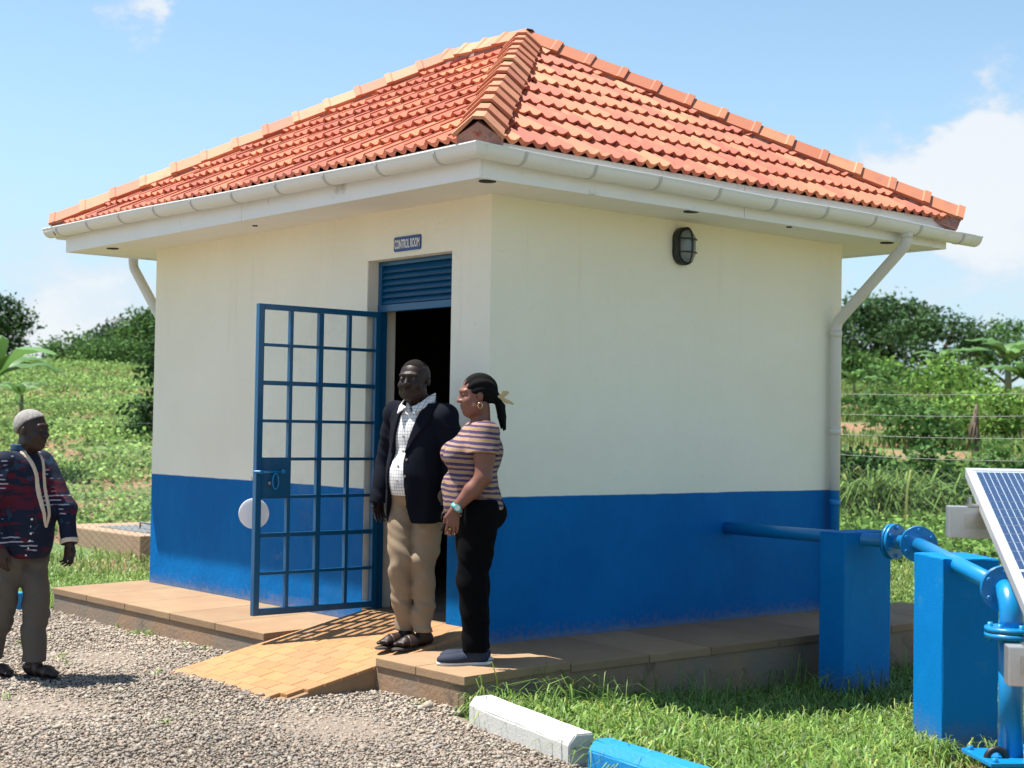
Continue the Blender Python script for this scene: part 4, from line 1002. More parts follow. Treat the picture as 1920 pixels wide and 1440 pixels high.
# the dead stump/trunk with dry leaves seen left of the panel corner
st2 = empty('dry_stump', 'brown dry banana stump on the slope above the solar panel', 'stump', pt(1828, 30))
m_ = MB(); m_.tube([(0, 0, -.2), (.03, 0, .25), (.0, .02, .75), (.06, 0, 1.15)], [.08, .075, .06, .03], 9); m_.build('trunk', 'bark', st2)
for i in range(9):
    a = i*.7; MB().tube([(0, 0, 1.05-.04*i), (.09*math.cos(a), .09*math.sin(a), .85-.05*i), (.13*math.cos(a), .13*math.sin(a), .25)], [.02, .03, .01], 4).build('dry_leaf', 'bark', st2)
# ------------------------------------------------------------------ people: implicit bodies polygonised as one continuous mesh
def smin(a, b, k):
    if k <= 0: return np.minimum(a, b)
    h = np.maximum(k-np.abs(a-b), 0)/k; return np.minimum(a, b)-h*h*k*.25
class SDF:
    def __init__(s, lo, hi, h):
        s.lo = np.array(lo, float); s.h = h; s.n = np.ceil((np.array(hi)-s.lo)/h).astype(int)+1
        s.ax = [(s.lo[i]+h*np.arange(s.n[i])).astype(np.float32) for i in range(3)]; s.F = np.full(s.n, 1., np.float32)
    def grid(s, bl=None, bh=None):
        if bl is None: sl = (slice(None),)*3
        else: sl = tuple(slice(max(0, int((bl[i]-s.lo[i])/s.h)-1), max(0, int((bh[i]-s.lo[i])/s.h)+3)) for i in range(3))
        return sl, s.ax[0][sl[0]][:, None, None], s.ax[1][sl[1]][None, :, None], s.ax[2][sl[2]][None, None, :]
    def cone(s, a, b, ra, rb, k=.02, sub=False):
        a, b = np.array(a, float), np.array(b, float); pad = max(ra, rb)+k+.03
        sl, X, Y, Z = s.grid(np.minimum(a, b)-pad, np.maximum(a, b)+pad); d = b-a; L2 = max(d@d, 1e-9)
        t = np.clip(((X-a[0])*d[0]+(Y-a[1])*d[1]+(Z-a[2])*d[2])/L2, 0, 1)
        q = np.sqrt((X-a[0]-t*d[0])**2+(Y-a[1]-t*d[1])**2+(Z-a[2]-t*d[2])**2)-(ra+(rb-ra)*t)
        s.F[sl] = -smin(-s.F[sl], q, k) if sub else smin(s.F[sl], q, k); return s
    def chain(s, pts, rs, k=.02):
        for i in range(len(pts)-1): s.cone(pts[i], pts[i+1], rs[i], rs[i+1], k)
        return s
    def ell(s, c, r, ax=None, k=.02, sub=False):
        """ellipsoid with radii r along the rows of ax"""
        c = np.array(c, float); ax = np.eye(3) if ax is None else np.array(ax); pad = max(r)+k+.03
        sl, X, Y, Z = s.grid(c-pad, c+pad); x, y, z = X-c[0], Y-c[1], Z-c[2]; k0 = 0; k1 = 0
        for i in range(3):
            e_ = ax[i][0]*x+ax[i][1]*y+ax[i][2]*z; k0 = k0+(e_/r[i])**2; k1 = k1+(e_/r[i]**2)**2
        k0 = np.sqrt(k0); q = k0*(k0-1)/np.maximum(np.sqrt(k1), 1e-6)
        s.F[sl] = -smin(-s.F[sl], q, k) if sub else smin(s.F[sl], q, k); return s
    def mesh(s, name, m, parent, smooth=2, loc=None):
        F = s.F; sg = F < 0; n = np.array(F.shape)-1
        cnt = np.zeros(n, np.int8)
        offs = [(i, j, k) for i in (0, 1) for j in (0, 1) for k in (0, 1)]
        for i, j, k in offs: cnt += sg[i:i+n[0], j:j+n[1], k:k+n[2]]
        I, J, K = np.nonzero((cnt > 0) & (cnt < 8)); N = len(I); idx = np.full(n, -1, np.int32); idx[I, J, K] = np.arange(N)
        P = np.zeros((N, 3)); w_ = np.zeros(N)
        fv = {o: F[I+o[0], J+o[1], K+o[2]] for o in offs}
        for a in offs:
            for axi in range(3):
                if a[axi] == 0:
                    b_ = list(a); b_[axi] = 1; b_ = tuple(b_); fa, fb = fv[a], fv[b_]; cr = (fa < 0) != (fb < 0)
                    t_ = np.where(cr, fa/np.where(cr, fa-fb, 1), 0)
                    p_ = np.tile(np.array(a, float), (N, 1)); p_[:, axi] = t_; P += p_*cr[:, None]; w_ += cr
        P = P/w_[:, None]+np.stack([I, J, K], 1); P = s.lo+P*s.h
        Q = []
        for axi in range(3):
            o1, o2 = [(1, 2), (2, 0), (0, 1)][axi]
            lo_ = [slice(None)]*3; hi_ = [slice(None)]*3; lo_[axi] = slice(0, -1); hi_[axi] = slice(1, None)
            a, b_ = sg[tuple(lo_)], sg[tuple(hi_)]; ii = np.array(np.nonzero(a != b_)).T
            ok = (ii[:, o1] > 0) & (ii[:, o2] > 0) & (ii[:, o1] < n[o1]) & (ii[:, o2] < n[o2]); ii = ii[ok]
            fl = a[tuple(ii.T)]
            def at(d1, d2): q = ii.copy(); q[:, o1] -= d1; q[:, o2] -= d2; return idx[tuple(q.T)]
            q = np.stack([at(1, 1), at(0, 1), at(0, 0), at(1, 0)], 1); q[~fl] = q[~fl][:, ::-1]; Q.append(q)
        Q = np.concatenate(Q); Q = Q[(Q >= 0).all(1)]
        if smooth:
            E = np.concatenate([Q[:, [0, 1]], Q[:, [1, 2]], Q[:, [2, 3]], Q[:, [3, 0]]])
            for _ in range(smooth):
                A = np.zeros_like(P); c = np.zeros(N); np.add.at(A, E[:, 0], P[E[:, 1]]); np.add.at(A, E[:, 1], P[E[:, 0]]); np.add.at(c, E[:, 0], 1); np.add.at(c, E[:, 1], 1)
                P = P*.5+.5*A/np.maximum(c, 1)[:, None]
        return fast(name, P, Q, m, parent, smooth=True, loc=loc)
def cloth_noise(X, Y, Z, amp, fz=38., fx=14., ph=0.):
    return (amp*(np.sin(Z*fz+2.2*np.sin(X*fx+ph)+2.0*np.sin(Y*fx*1.2+1.7*ph))*.6+np.sin(Z*fz*.45+X*fx*1.6+1.5*np.sin(Y*11+ph)+ph)*.6+np.sin(Z*fz*1.9+X*fx*2.7-Y*fx*2.1+2*np.sin(Z*17+ph))*.28)).astype(np.float32)

class Frame:
    """body frame in the figure's local axes (x right in view, y away, z up); l = the person's left, f = forward"""
    def __init__(s, yaw, c=(0, 0)):
        s.f = np.array([math.sin(yaw), -math.cos(yaw), 0]); s.l = np.array([-s.f[1], s.f[0], 0]); s.u = np.array([0, 0, 1.]); s.c = np.array([c[0], c[1], 0.])
    def __call__(s, l, f, z): return s.c+s.l*l+s.f*f+s.u*z
    def ax(s, tilt=0.):
        """rows l, f, u; tilt pitches the head forward"""
        f = s.f*math.cos(tilt)-s.u*math.sin(tilt); u = s.u*math.cos(tilt)+s.f*math.sin(tilt); return np.array([s.l, f, u])
def add_head(S, c, A, sz, k=.012, wide=1.):
    l, f, u = A; c = np.array(c); P = lambda a, b_, d_: c+(l*a*wide+f*b_+u*d_)*sz
    S.ell(P(0, -.012, .033), (.076*sz*wide, .097*sz, .088*sz), A, .02)
    S.ell(P(0, .020, -.035), (.064*sz*wide, .072*sz, .086*sz), A, .03)
    S.ell(P(0, .052, -.090), (.036*sz*wide, .034*sz, .027*sz), A, .03)
    for q in (-1, 1):
        S.ell(P(q*.040, .066, -.026), (.026*sz, .024*sz, .026*sz), A, .02); S.ell(P(q*.050, .02, -.07), (.026*sz, .035*sz, .03*sz), A, .03)
        S.cone(P(q*.012, .090, .034), P(q*.045, .076, .032), .012*sz, .010*sz, .015)
        S.ell(P(q*.033, .098, .012), (.018*sz, .016*sz, .011*sz), A, .010, sub=True)
        S.ell(P(q*.033, .078, .012), (.016*sz, .013*sz, .0115*sz), A, .002)
        S.ell(P(q*.079, -.008, -.004), (.009*sz, .017*sz, .027*sz), A, .006); S.ell(P(q*.016, .099, -.024), (.010*sz, .011*sz, .009*sz), A, .008)
    S.cone(P(0, .088, .018), P(0, .106, -.020), .009*sz, .0145*sz, .012)
    S.ell(P(0, .090, -.050), (.026*sz, .013*sz, .0075*sz), A, .006); S.ell(P(0, .088, -.064), (.023*sz, .013*sz, .008*sz), A, .006)
    S.ell(P(0, .106, -.057), (.024*sz, .012*sz, .0018*sz), A, .003, sub=True)
    return P
def add_hand(S, w, d_, n_, t_, sz=1., curl=.5, k=.004):
    """w wrist, d_ pointing down the hand, n_ palm normal, t_ towards the thumb side"""
    w, d_, n_, t_ = [np.array(v, float) for v in (w, d_, n_, t_)]; d_ /= np.linalg.norm(d_); n_ -= d_*(n_@d_); n_ /= np.linalg.norm(n_); t_ = t_-d_*(t_@d_)-n_*(t_@n_); t_ /= np.linalg.norm(t_)
    S.ell(w+d_*.048*sz, (.040*sz, .056*sz, .017*sz), (t_, d_, n_), .015)
    for i, (o, L) in enumerate(((.030, .072), (.010, .082), (-.011, .076), (-.031, .060))):
        r0 = w+(d_*.085+t_*o)*sz; c1 = curl*(.7+.12*i); dd = d_*math.cos(c1*.55)+n_*math.sin(c1*.55)+t_*o*2.2; r1 = r0+dd*L*.52*sz; d3 = d_*math.cos(c1*1.5)+n_*math.sin(c1*1.5)+t_*o*1.2; r2 = r1+d3*L*.48*sz
        S.cone(w+(d_*.06+t_*o*.9)*sz, r0, .011*sz, .0098*sz, k); S.cone(r0, r1, .0098*sz, .0085*sz, k); S.cone(r1, r2, .0085*sz, .0068*sz, k)
    a = w+(d_*.022+t_*.026)*sz; b_ = a+(d_*.032+t_*.022+n_*.010)*sz; c = b_+(d_*.030+t_*.004+n_*.008)*sz
    S.cone(a, b_, .013*sz, .011*sz, .01); S.cone(b_, c, .0105*sz, .0075*sz, .004)
def add_foot(S, ank, fw, sz=1., toes=True):
    ank = np.array(ank, float); fw = np.array(fw, float); fw[2] = 0; fw /= np.linalg.norm(fw); sd = np.array([-fw[1], fw[0], 0]); u = np.array([0, 0, 1.]); g = ank.copy(); g[2] = 0
    S.cone(ank, g+u*.045-fw*.035, .036*sz, .030*sz, .02); S.cone(g+u*.040-fw*.02, g+u*.032+fw*.12*sz, .034*sz, .030*sz, .03); S.ell(g+u*.028+fw*.12*sz, (.062*sz, .042*sz, .020*sz), (fw, sd, u), .02)
    if toes:
        for i, o in enumerate((-.032, -.015, .001, .017, .032)): S.cone(g+u*.024+fw*.155*sz+sd*o*sz, g+u*.018+fw*(.185-.010*abs(i-1))*sz+sd*o*sz, .0105*sz, .0095*sz, .004)

def skin_mat(name, col, lip=None):
    m = mat(name, col, .48, .18, 14, .12, 90, spec=.35); return m
def eyes(P, sz, par):
    for q in (-1, 1):
        m_ = MB(); c = P(q*.033, .0825, .011); bmesh.ops.create_icosphere(m_.b, subdivisions=2, radius=.0105*sz, matrix=Matrix.Translation(Vector(c))); e_ = m_.build('eye', 'eye_white', par, smooth=True)
        m_ = MB(); c = P(q*.033, .0905, .011); bmesh.ops.create_icosphere(m_.b, subdivisions=1, radius=.0052*sz, matrix=Matrix.Translation(Vector(c))); m_.build('iris', 'eye_dark', e_, smooth=True)
mat('eye_white', (.07, .055, .045), .3); mat('eye_dark', (.01, .007, .005), .2)
skin_mat('skin_deep', (.020, .0095, .0070)); skin_mat('skin_brown', (.19, .078, .054)); skin_mat('skin_old', (.030, .017, .013))
mat('hair_black', (.0035, .0032, .0034), .85, .3, 60, .6, 160, spec=.15); mat('hair_cropped', (.011, .0085, .008), .9, .3, 60, .5, 160, spec=.15); mat('hair_grey', (.33, .31, .29), .9, .35, 70, .9, 160)
mat('jacket_navy', (.0065, .008, .014), .95, .12, 10, .25, 260, spec=.12); mat('trouser_khaki', (.25, .18, .115), .85, .12, 6, .2, 240, hue=(.25, .18, .115))
mat('trouser_black', (.0022, .0022, .003), .95, .2, 10, .2, 240, spec=.1); mat('trouser_olive', (.085, .073, .058), .85, .15, 6, .2, 240)
mat('leather_brown', (.035, .020, .015), .4, .25, 20, .1, 80); mat('sole_dark', (.018, .014, .012), .7, .2, 20)
mat('shoe_navy', (.007, .014, .038), .75, .15, 30, .4, 200); mat('sole_white', (.62, .60, .57), .6, .06, 20); mat('belt_red', (.06, .018, .014), .4, .2, 20)
mat('button', (.25, .20, .15), .4); mat('gold', (.65, .42, .18), .25, .05, 9, metal=1.); mat('turquoise', (.10, .48, .45), .35, .06, 20); mat('bow_cream', (.50, .38, .20), .8, .12, 40, .2, 200); mat('undershirt', (.75, .74, .72), .85, .05)

def cloth_pattern(name, fn, rough=.85):
    m = bpy.data.materials.new(name); m.use_nodes = True; t = NT(m.node_tree); b = t.n['Principled BSDF']; o = t.new('ShaderNodeTexCoord').outputs['Object']
    t.put(b.inputs['Base Color'], fn(t, o)); b.inputs['Roughness'].default_value = rough; b.inputs['Specular IOR Level'].default_value = .25
    bn = t.new('ShaderNodeBump'); bn.inputs['Strength'].default_value = .2; bn.inputs['Distance'].default_value = .003; t.put(bn.inputs['Height'], t.noise(o, 260, 3)); t.link(bn.outputs[0], b.inputs['Normal']); MATS[name] = m
def check_fn(t, o):
    x, y, z = t.sep(o)[:]; u = t.math('ADD', t.math('MULTIPLY', x, .87), t.math('MULTIPLY', y, -.5))
    def ln(v, p_, w_): return t.math('LESS_THAN', t.math('FRACT', t.math('DIVIDE', v, p_)), w_)
    c = t.mix(t.math('MULTIPLY', ln(u, .020, .16), .75), (.74, .73, .70), (.16, .19, .27)); c = t.mix(t.math('MULTIPLY', ln(z, .020, .16), .70), c, (.16, .19, .27))
    c = t.mix(t.math('MULTIPLY', ln(t.math('ADD', u, .010), .020, .10), .35), c, (.42, .33, .22)); return c
cloth_pattern('check_cotton', check_fn)
def stripe_fn(t, o):
    x, y, z = t.sep(o)[:]; wv = t.math('MULTIPLY', t.math('SUBTRACT', t.noise(o, 7, 3), .5), .026)
    q = t.math('FRACT', t.math('DIVIDE', t.math('ADD', t.math('ADD', z, wv), t.math('MULTIPLY', x, .06)), .062))
    PU, YE, PK = (.060, .042, .095), (.33, .225, .10), (.33, .20, .18)
    return t.ramp(q, [(0, PU), (.26, PK), (.34, YE), (.50, PK), (.58, PU), (.78, PK), (.88, YE), (.95, PK)], 'CONSTANT')
cloth_pattern('stripe_jersey', stripe_fn)

def place(name, label, u, v, z, extra_rz=0., size=1.):
    if z is None:          # standing on the ramp
        z = 0.
        for _ in range(8): z = rz(onz(u, v, z).x+.03)
    p_ = onz(u, v, z); e_ = empty(name, label, 'person', (p_.x, p_.y, z), rad(-40.46)+extra_rz); e_.scale = (size,)*3; return e_
def sandals(par, feet, mS='leather_brown', wide=1., style=0):
    for ank, fw, sz in feet:
        fw = np.array(fw, float); fw /= np.linalg.norm(fw); sd = np.array([-fw[1], fw[0], 0]); g = np.array([ank[0], ank[1], 0]); u = np.array([0, 0, 1.])
        S = SDF(g-np.array([.30, .30, .06]), g+np.array([.30, .30, .12]), .005)
        S.ell(g+fw*.13*sz-u*.010, (.084*sz, .046*sz, .018), (fw, sd, u), .01); S.ell(g-fw*.02*sz-u*.010, (.070*sz, .037*sz, .018), (fw, sd, u), .03)
        sl, X, Y, Z = S.grid(); S.F = np.maximum(S.F, np.maximum(Z-.004, -.016-Z)).astype(np.float32); so_ = S.mesh('sandal', 'sole_dark', par, 1)
        S = SDF(g-np.array([.25, .25, .03]), g+np.array([.25, .25, .13]), .005)
        add_foot(S, np.array([ank[0], ank[1], ank[2]]), fw, sz, False); S.F -= .007; sl, X, Y, Z = S.grid(); t_ = (X-g[0])*fw[0]+(Y-g[1])*fw[1]
        if style == 0: R_ = np.maximum(.058-t_, t_-.122)
        else: R_ = np.minimum(np.maximum(.085-t_, t_-.125), np.maximum(.02-t_, t_-.05)); R_ = np.minimum(R_, np.maximum(np.abs(Z-.055)-.012, t_-.01))
        S.F = np.maximum(np.maximum(S.F, R_), -.004-Z).astype(np.float32); S.mesh('strap', mS, so_, 1)

# ---- man in the doorway
def door_man():
    B = Frame(rad(-30), (.012, .03)); E = place('person', 'man in dark blazer, check shirt and khaki trousers standing in the doorway', 775, 1208, None, size=.982)
    A = B.ax(-.02); HF = Frame(rad(-24), (0, 0)); HA = HF.ax(.03)
    hc = np.array([-.022, -.01, 1.612]); nb = B(0, -.005, 1.475)
    shR, shL = B(-.180, -.01, 1.400), B(.180, -.01, 1.385); elR, wrR = B(-.258, -.03, 1.125), B(-.255, .06, .885); elL, wrL = B(.268, -.02, 1.11), B(.262, .06, .86)
    hpR, hpL = B(-.095, 0, .90), B(.095, 0, .90); knR, knL = np.array([-.085, -.045, .50]), np.array([.055, -.04, .49]); anR, anL = np.array([-.050, .01, .085]), np.array([.062, -.05, .085])
    fR, fL = np.array([-.75, -.66, 0]), np.array([-.80, -.60, 0])
    S = SDF((-.50, -.42, -.01), (.50, .40, 1.76), .0055)
    S.ell(B(0, .01, 1.25), (.16, .118, .22), A, .05); S.ell(B(0, .035, 1.02), (.155, .135, .16), A, .05); S.ell(B(0, 0, .90), (.155, .125, .12), A, .05)
    S.cone(nb, hc-np.array([0, 0, .07]), .068, .062, .03); S.cone(shR, shL, .06, .06, .05)
    for sh, el, wr in ((shR, elR, wrR), (shL, elL, wrL)): S.chain([sh, el, wr], [.058, .046, .030], .02)
    for h_, kn, an in ((hpR, knR, anR), (hpL, knL, anL)): S.chain([h_, kn, an], [.075, .046, .034], .03)
    P = add_head(S, hc, HA, 1.06, wide=1.12)
    add_hand(S, wrR, (.03, -.05, -1), B.l*.9+B.f*.3, B.f, 1.0, .7); add_hand(S, wrL, (0, -.05, -1), -B.l, B.f, 1.0, .6)
    add_foot(S, anR, fR, 1.05); add_foot(S, anL, fL, 1.05)
    body = S.mesh('body', 'skin_deep', E, 1); eyes(P, 1.05, E)
    # close cropped hair
    S = SDF(hc-.16, hc+.18, .005); l, f, u = HA; S.ell(hc+u*.037-f*.013, (.0870, .1030, .0930), HA, 0); sl, X, Y, Z = S.grid(); X, Y, Z = X-hc[0], Y-hc[1], Z-hc[2]
    pf = X*f[0]+Y*f[1]+Z*f[2]; pu = X*u[0]+Y*u[1]+Z*u[2]; S.F = np.maximum(S.F-.001, np.interp(pf, [-.10, -.02, .03, .085], [-.035, .012, .060, .108])-pu).astype(np.float32); S.mesh('hair', 'hair_cropped', E, 1)
    # shirt
    S = SDF((-.42, -.42, .86), (.42, .36, 1.56), .0055)
    S.ell(B(0, .012, 1.25), (.168, .130, .23), A, .05); S.ell(B(0, .050, 1.02), (.166, .152, .17), A, .06); S.ell(B(0, .01, .92), (.162, .142, .12), A, .05); S.cone(B(0, -.005, 1.40), B(0, .01, 1.485), .085, .080, .03)
    sl, X, Y, Z = S.grid(); S.F += cloth_noise(X, Y, Z, .003, 30, 16, .4); S.F = np.maximum(S.F, np.maximum(.91-Z, 0*Z-1))
    pl = (X-B.c[0])*B.l[0]+(Y-B.c[1])*B.l[1]; pf = (X-B.c[0])*B.f[0]+(Y-B.c[1])*B.f[1]
    S.F = np.maximum(S.F, Z-(1.492-.30*np.maximum(pf-.02, 0)-.02*0)); 
    vee = np.maximum(np.abs(pl+.0)-.55*(Z-1.415), .02-pf); S.F = np.maximum(S.F, -vee).astype(np.float32)
    sh_ = S.mesh('shirt', 'check_cotton', E, 1)
    for s_ in (-1, 1):       # collar leaves
        a0 = B(s_*.083, .015, 1.515); a1 = B(s_*.062, .105, 1.462); a2 = B(s_*.020, .118, 1.445); a3 = B(s_*.062, .150, 1.405)
        V = np.array([B(s_*.078, -.06, 1.535), a0, a1, a2, a3, B(s_*.098, .075, 1.452), B(s_*.110, .0, 1.478)]); V = np.concatenate([V, V+B.f*.006+np.array([0, 0, .006])]); 
        me = bpy.data.meshes.new('collar'); me.from_pydata([tuple(v) for v in V], [], [(0, 1, 6), (1, 2, 5, 6), (2, 3, 4, 5), (7, 13, 8), (8, 13, 12, 9), (9, 12, 11, 10), (0, 7, 8, 1), (1, 8, 9, 2), (2, 9, 10, 3), (3, 10, 11, 4), (4, 11, 12, 5), (5, 12, 13, 6), (6, 13, 7, 0)]); me.materials.append(MATS['check_cotton']); link(bpy.data.objects.new('collar', me), sh_)
    for z in (1.36, 1.27, 1.18, 1.09, 1.0): 
        # front surface of the shirt at this height
        ff = .20
        col_ = [B(-.022, q, z) for q in np.linspace(.08, .26, 60)]; val = [S.F[tuple(np.clip(((c-S.lo)/S.h).round().astype(int), 0, np.array(S.F.shape)-1))] for c in col_]
        k = next((i for i, v in enumerate(val) if v > 0), 40); MB().disc(col_[k], B.f, .006, .006, 10).build('button', 'button', sh_)
    # trousers
    S = SDF((-.36, -.36, .06), (.36, .30, .98), .0055)
    S.ell(B(0, .012, .92), (.168, .145, .10), A, .05)
    for h_, kn, an in ((hpR, knR, anR), (hpL, knL, anL)): S.chain([h_, kn, an], [.110, .077, .061], .012)
    sl, X, Y, Z = S.grid(); fold = np.clip((.34-Z)/.2, 0, 1)+np.exp(-((Z-.50)/.07)**2)*.8+.55; S.F += cloth_noise(X, Y, Z, .0085, 40, 15, 1.3)*fold; S.F = np.maximum(S.F, np.maximum(Z-.955, .085+.03*np.sin(X*20)*0-Z)).astype(np.float32)
    tr = S.mesh('trousers', 'trouser_khaki', E, 1)
    S = SDF((-.30, -.30, .90), (.30, .30, .99), .005); S.ell(B(0, .012, .93), (.170, .148, .16), A, 0); sl, X, Y, Z = S.grid(); S.F = np.maximum(S.F, np.abs(Z-.947)-.018).astype(np.float32); S.mesh('belt', 'belt_red', E, 1)
    # jacket
    S = SDF((-.50, -.42, .66), (.50, .40, 1.56), .0055)
    S.ell(B(0, .0, 1.26), (.190, .145, .235), A, .07); S.ell(B(0, .036, 1.02), (.186, .170, .24), A, .08); S.ell(B(0, .015, .80), (.196, .168, .20), A, .09); S.cone(shR+np.array([0, 0, .015]), shL+np.array([0, 0, .015]), .075, .075, .05); S.cone(B(0, -.03, 1.42), B(0, -.04, 1.50), .095, .082, .03)
    base = None
    sl, X, Y, Z = S.grid(); pl = (X-B.c[0])*B.l[0]+(Y-B.c[1])*B.l[1]; pf = (X-B.c[0])*B.f[0]+(Y-B.c[1])*B.f[1]
    S.F += cloth_noise(X, Y, Z, .0032, 22, 12, 2.1)+(.0042*np.sin(pl*42+3*np.sin(Z*5)+1.2*np.sin(pf*21))*np.clip((1.22-Z)/.3, 0, 1)).astype(np.float32); base = S.F.copy()
    lo_ = np.interp(Z, [.60, .75, .95, 1.25, 1.46, 1.56], [-.165, -.135, -.112, -.092, -.072, -.07]); hi_ = np.interp(Z, [.60, .70, .76, .95, 1.12, 1.25, 1.46, 1.56], [.12, .085, .055, .030, .012, .022, .082, .09])
    wedge = np.maximum(np.maximum(lo_-pl, pl-hi_), .0-pf)
    lap = np.maximum(np.maximum(base-.013, np.maximum(1.17-Z, Z-1.475)), -pf+.0); wd = np.interp(Z, [1.17, 1.36, 1.47], [.01, .085, .05])
    lapR = np.maximum(lap, np.maximum(lo_-wd-pl, pl-lo_)); lapL = np.maximum(lap, np.maximum(hi_-pl, pl-hi_-wd))
    S.F = np.minimum(S.F, np.minimum(lapR, lapL)); S.F = np.maximum(S.F, -wedge)
    S.F = np.maximum(S.F, .745-.03*np.clip((pl+.05)*0, 0, 1)-Z); S.F = np.maximum(S.F, Z-(1.535-.0*pf)).astype(np.float32)
    neckhole = np.sqrt(pl**2*.9+(pf-.012)**2)-.083; S.F = np.maximum(S.F, -np.maximum(neckhole, 1.40-Z)).astype(np.float32)
    for sh, el, wr in ((shR, elR, wrR), (shL, elL, wrL)):
        T_ = SDF(S.lo, S.lo+(np.array(S.F.shape)-1)*S.h, S.h); T_.chain([sh, el, wr+(wr-el)*.10], [.080, .066, .053], .03); q = T_.F+cloth_noise(X, Y, Z, .0045, 46, 15, 4.+sh[0]); q = np.maximum(q, .855-Z); S.F = smin(S.F, q.astype(np.float32), .03)
    jk = S.mesh('blazer', 'jacket_navy', E, 1)
    c = None
    for z in (1.13, 1.03):
        col_ = [B(.035, q, z) for q in np.linspace(.10, .30, 60)]; val = [S.F[tuple(np.clip(((c-S.lo)/S.h).round().astype(int), 0, np.array(S.F.shape)-1))] for c in col_]
        k = max([i for i, v in enumerate(val) if v < 0]+[0])+1; MB().disc(col_[min(k, 59)], B.f, .008, .006, 10).build('button', 'button', jk)
    sandals(E, [(anR, fR, 1.05), (anL, fL, 1.05)])
door_man()

# ---- woman in profile
def woman():
    B = Frame(rad(-80), (.045, .0)); E = place('person', 'woman in striped top and black trousers seen in profile', 868, 1243, -.016)
    A = B.ax(0); HF = Frame(rad(-78), (0, 0)); HA = HF.ax(.08)
    hc = np.array([.052, .0, 1.512]); l, f, u = HA
    shL, shR = B(.165, -.035, 1.315), B(-.165, -.03, 1.315); elL, wrL = B(.215, -.02, 1.055), B(.185, .135, .875); elR, wrR = B(-.205, -.03, 1.05), B(-.19, .08, .85)
    hpL, hpR = B(.085, -.02, .86), B(-.085, -.02, .86); knL, knR = B(.075, .01, .47), B(-.075, -.02, .47); anL, anR = B(.070, -.015, .075), B(-.075, -.05, .085); ft = B.f
    S = SDF((-.42, -.40, -.01), (.40, .40, 1.70), .0055)
    S.ell(B(0, -.015, 1.17), (.155, .115, .19), A, .05); S.ell(B(0, .02, .99), (.155, .13, .12), A, .05); S.ell(B(0, -.02, .86), (.17, .15, .12), A, .05)
    S.cone(B(0, -.035, 1.33), hc-u*.075-f*.02, .056, .052, .03); S.cone(shL, shR, .05, .05, .04)
    for sh, el, wr in ((shL, elL, wrL), (shR, elR, wrR)): S.chain([sh, sh*.45+el*.55, el, el*.6+wr*.4, wr], [.056, .058, .046, .044, .027], .02)
    for h_, kn, an in ((hpL, knL, anL), (hpR, knR, anR)): S.chain([h_, kn, an], [.09, .050, .036], .03)
    P = add_head(S, hc, HA, .98, wide=1.0)
    add_hand(S, wrL, B.f*.10+np.array([0, 0, -1.]), -B.l, B.f, .92, .45); add_hand(S, wrR, B.f*.10+np.array([0, 0, -1.]), B.l, B.f, .92, .5)
    add_foot(S, anL, ft, .95, False); add_foot(S, anR, ft, .95, False)
    S.mesh('body', 'skin_brown', E, 1); eyes(P, .98, E)
    # braided hair drawn back, pony tail
    S = SDF(hc-np.array([.18, .16, .30]), hc+np.array([.26, .16, .18]), .005)
    S.ell(hc+u*.036-f*.022, (.083, .101, .0945), HA, 0); sl, X, Y, Z = S.grid(); x, y, z = X-hc[0], Y-hc[1], Z-hc[2]
    pf = x*f[0]+y*f[1]+z*f[2]; pu = x*u[0]+y*u[1]+z*u[2]; pl = x*l[0]+y*l[1]+z*l[2]
    S.F += (.0028*np.sin(np.arctan2(pl, pu+.02)*17)).astype(np.float32)                 # cornrows
    S.F = np.maximum(S.F, np.maximum(pf*.78-pu*.62-.018, -(pu+.052+.25*pf*0))).astype(np.float32)
    tie = hc-f*.112-u*.022; S.ell(tie, (.030, .030, .030), HA, .03)
    for i, (a_, b_) in enumerate(((-.03, 0), (-.015, .012), (0, -.01), (.015, .008), (.03, -.004))):
        S.chain([tie, tie-f*(.022+b_)-u*.045+l*a_*.6, tie-f*(.026+b_)-u*.105+l*a_, tie-f*(.030+b_)-u*(.160+.006*i)+l*a_*1.1], [.018, .018, .015, .006], .006)
    hr = S.mesh('hair', 'hair_black', E, 1)
    F3, U3, L3 = Vector(f), Vector(u), Vector(l); S = SDF(tie-.14, tie+.14, .004); c0 = tie-f*.006+u*.010+l*.020
    S.ell(c0, (.012, .012, .014), HA, 0)
    for a_, L_, w_ in ((.35, .034, .017), (2.5, .026, .015), (-.5, .050, .012)):
        d_ = -f*math.cos(a_)+u*math.sin(a_); n_ = np.cross(d_, l); S.ell(c0+d_*L_, (L_*1.05, w_, .008), (d_, n_, l), .006)
    sl, X, Y, Z = S.grid(); S.F += cloth_noise(X, Y, Z, .0016, 120, 90, .2); S.mesh('hair_bow', 'bow_cream', E, 1)
    er = Vector(P(.086, .0, -.048)); m_ = MB(); m_.tube([er+F3*.013*math.cos(q)+U3*.016*math.sin(q)-U3*.008+L3*.002 for q in np.linspace(0, 2*math.pi, 15)[:-1]], .0034, 6, closed=True); m_.build('earring', 'gold', E)
    # striped top
    S = SDF((-.40, -.36, .76), (.40, .36, 1.42), .0055)
    S.ell(B(0, -.018, 1.19), (.172, .140, .175), A, .05); S.ell(B(0, .020, .99), (.178, .160, .16), A, .06); S.ell(B(0, -.005, .88), (.192, .172, .13), A, .05)
    for s_ in (-1, 1): S.ell(B(s_*.075, .105, 1.175), (.080, .082, .082), A, .05)
    S.cone(B(.10, -.03, 1.315), B(-.10, -.03, 1.315), .062, .062, .05)
    for sh, el in ((shL, elL), (shR, elR)): S.cone(sh+np.array([0, 0, -.01]), sh*.50+el*.50, .078, .088, .04)
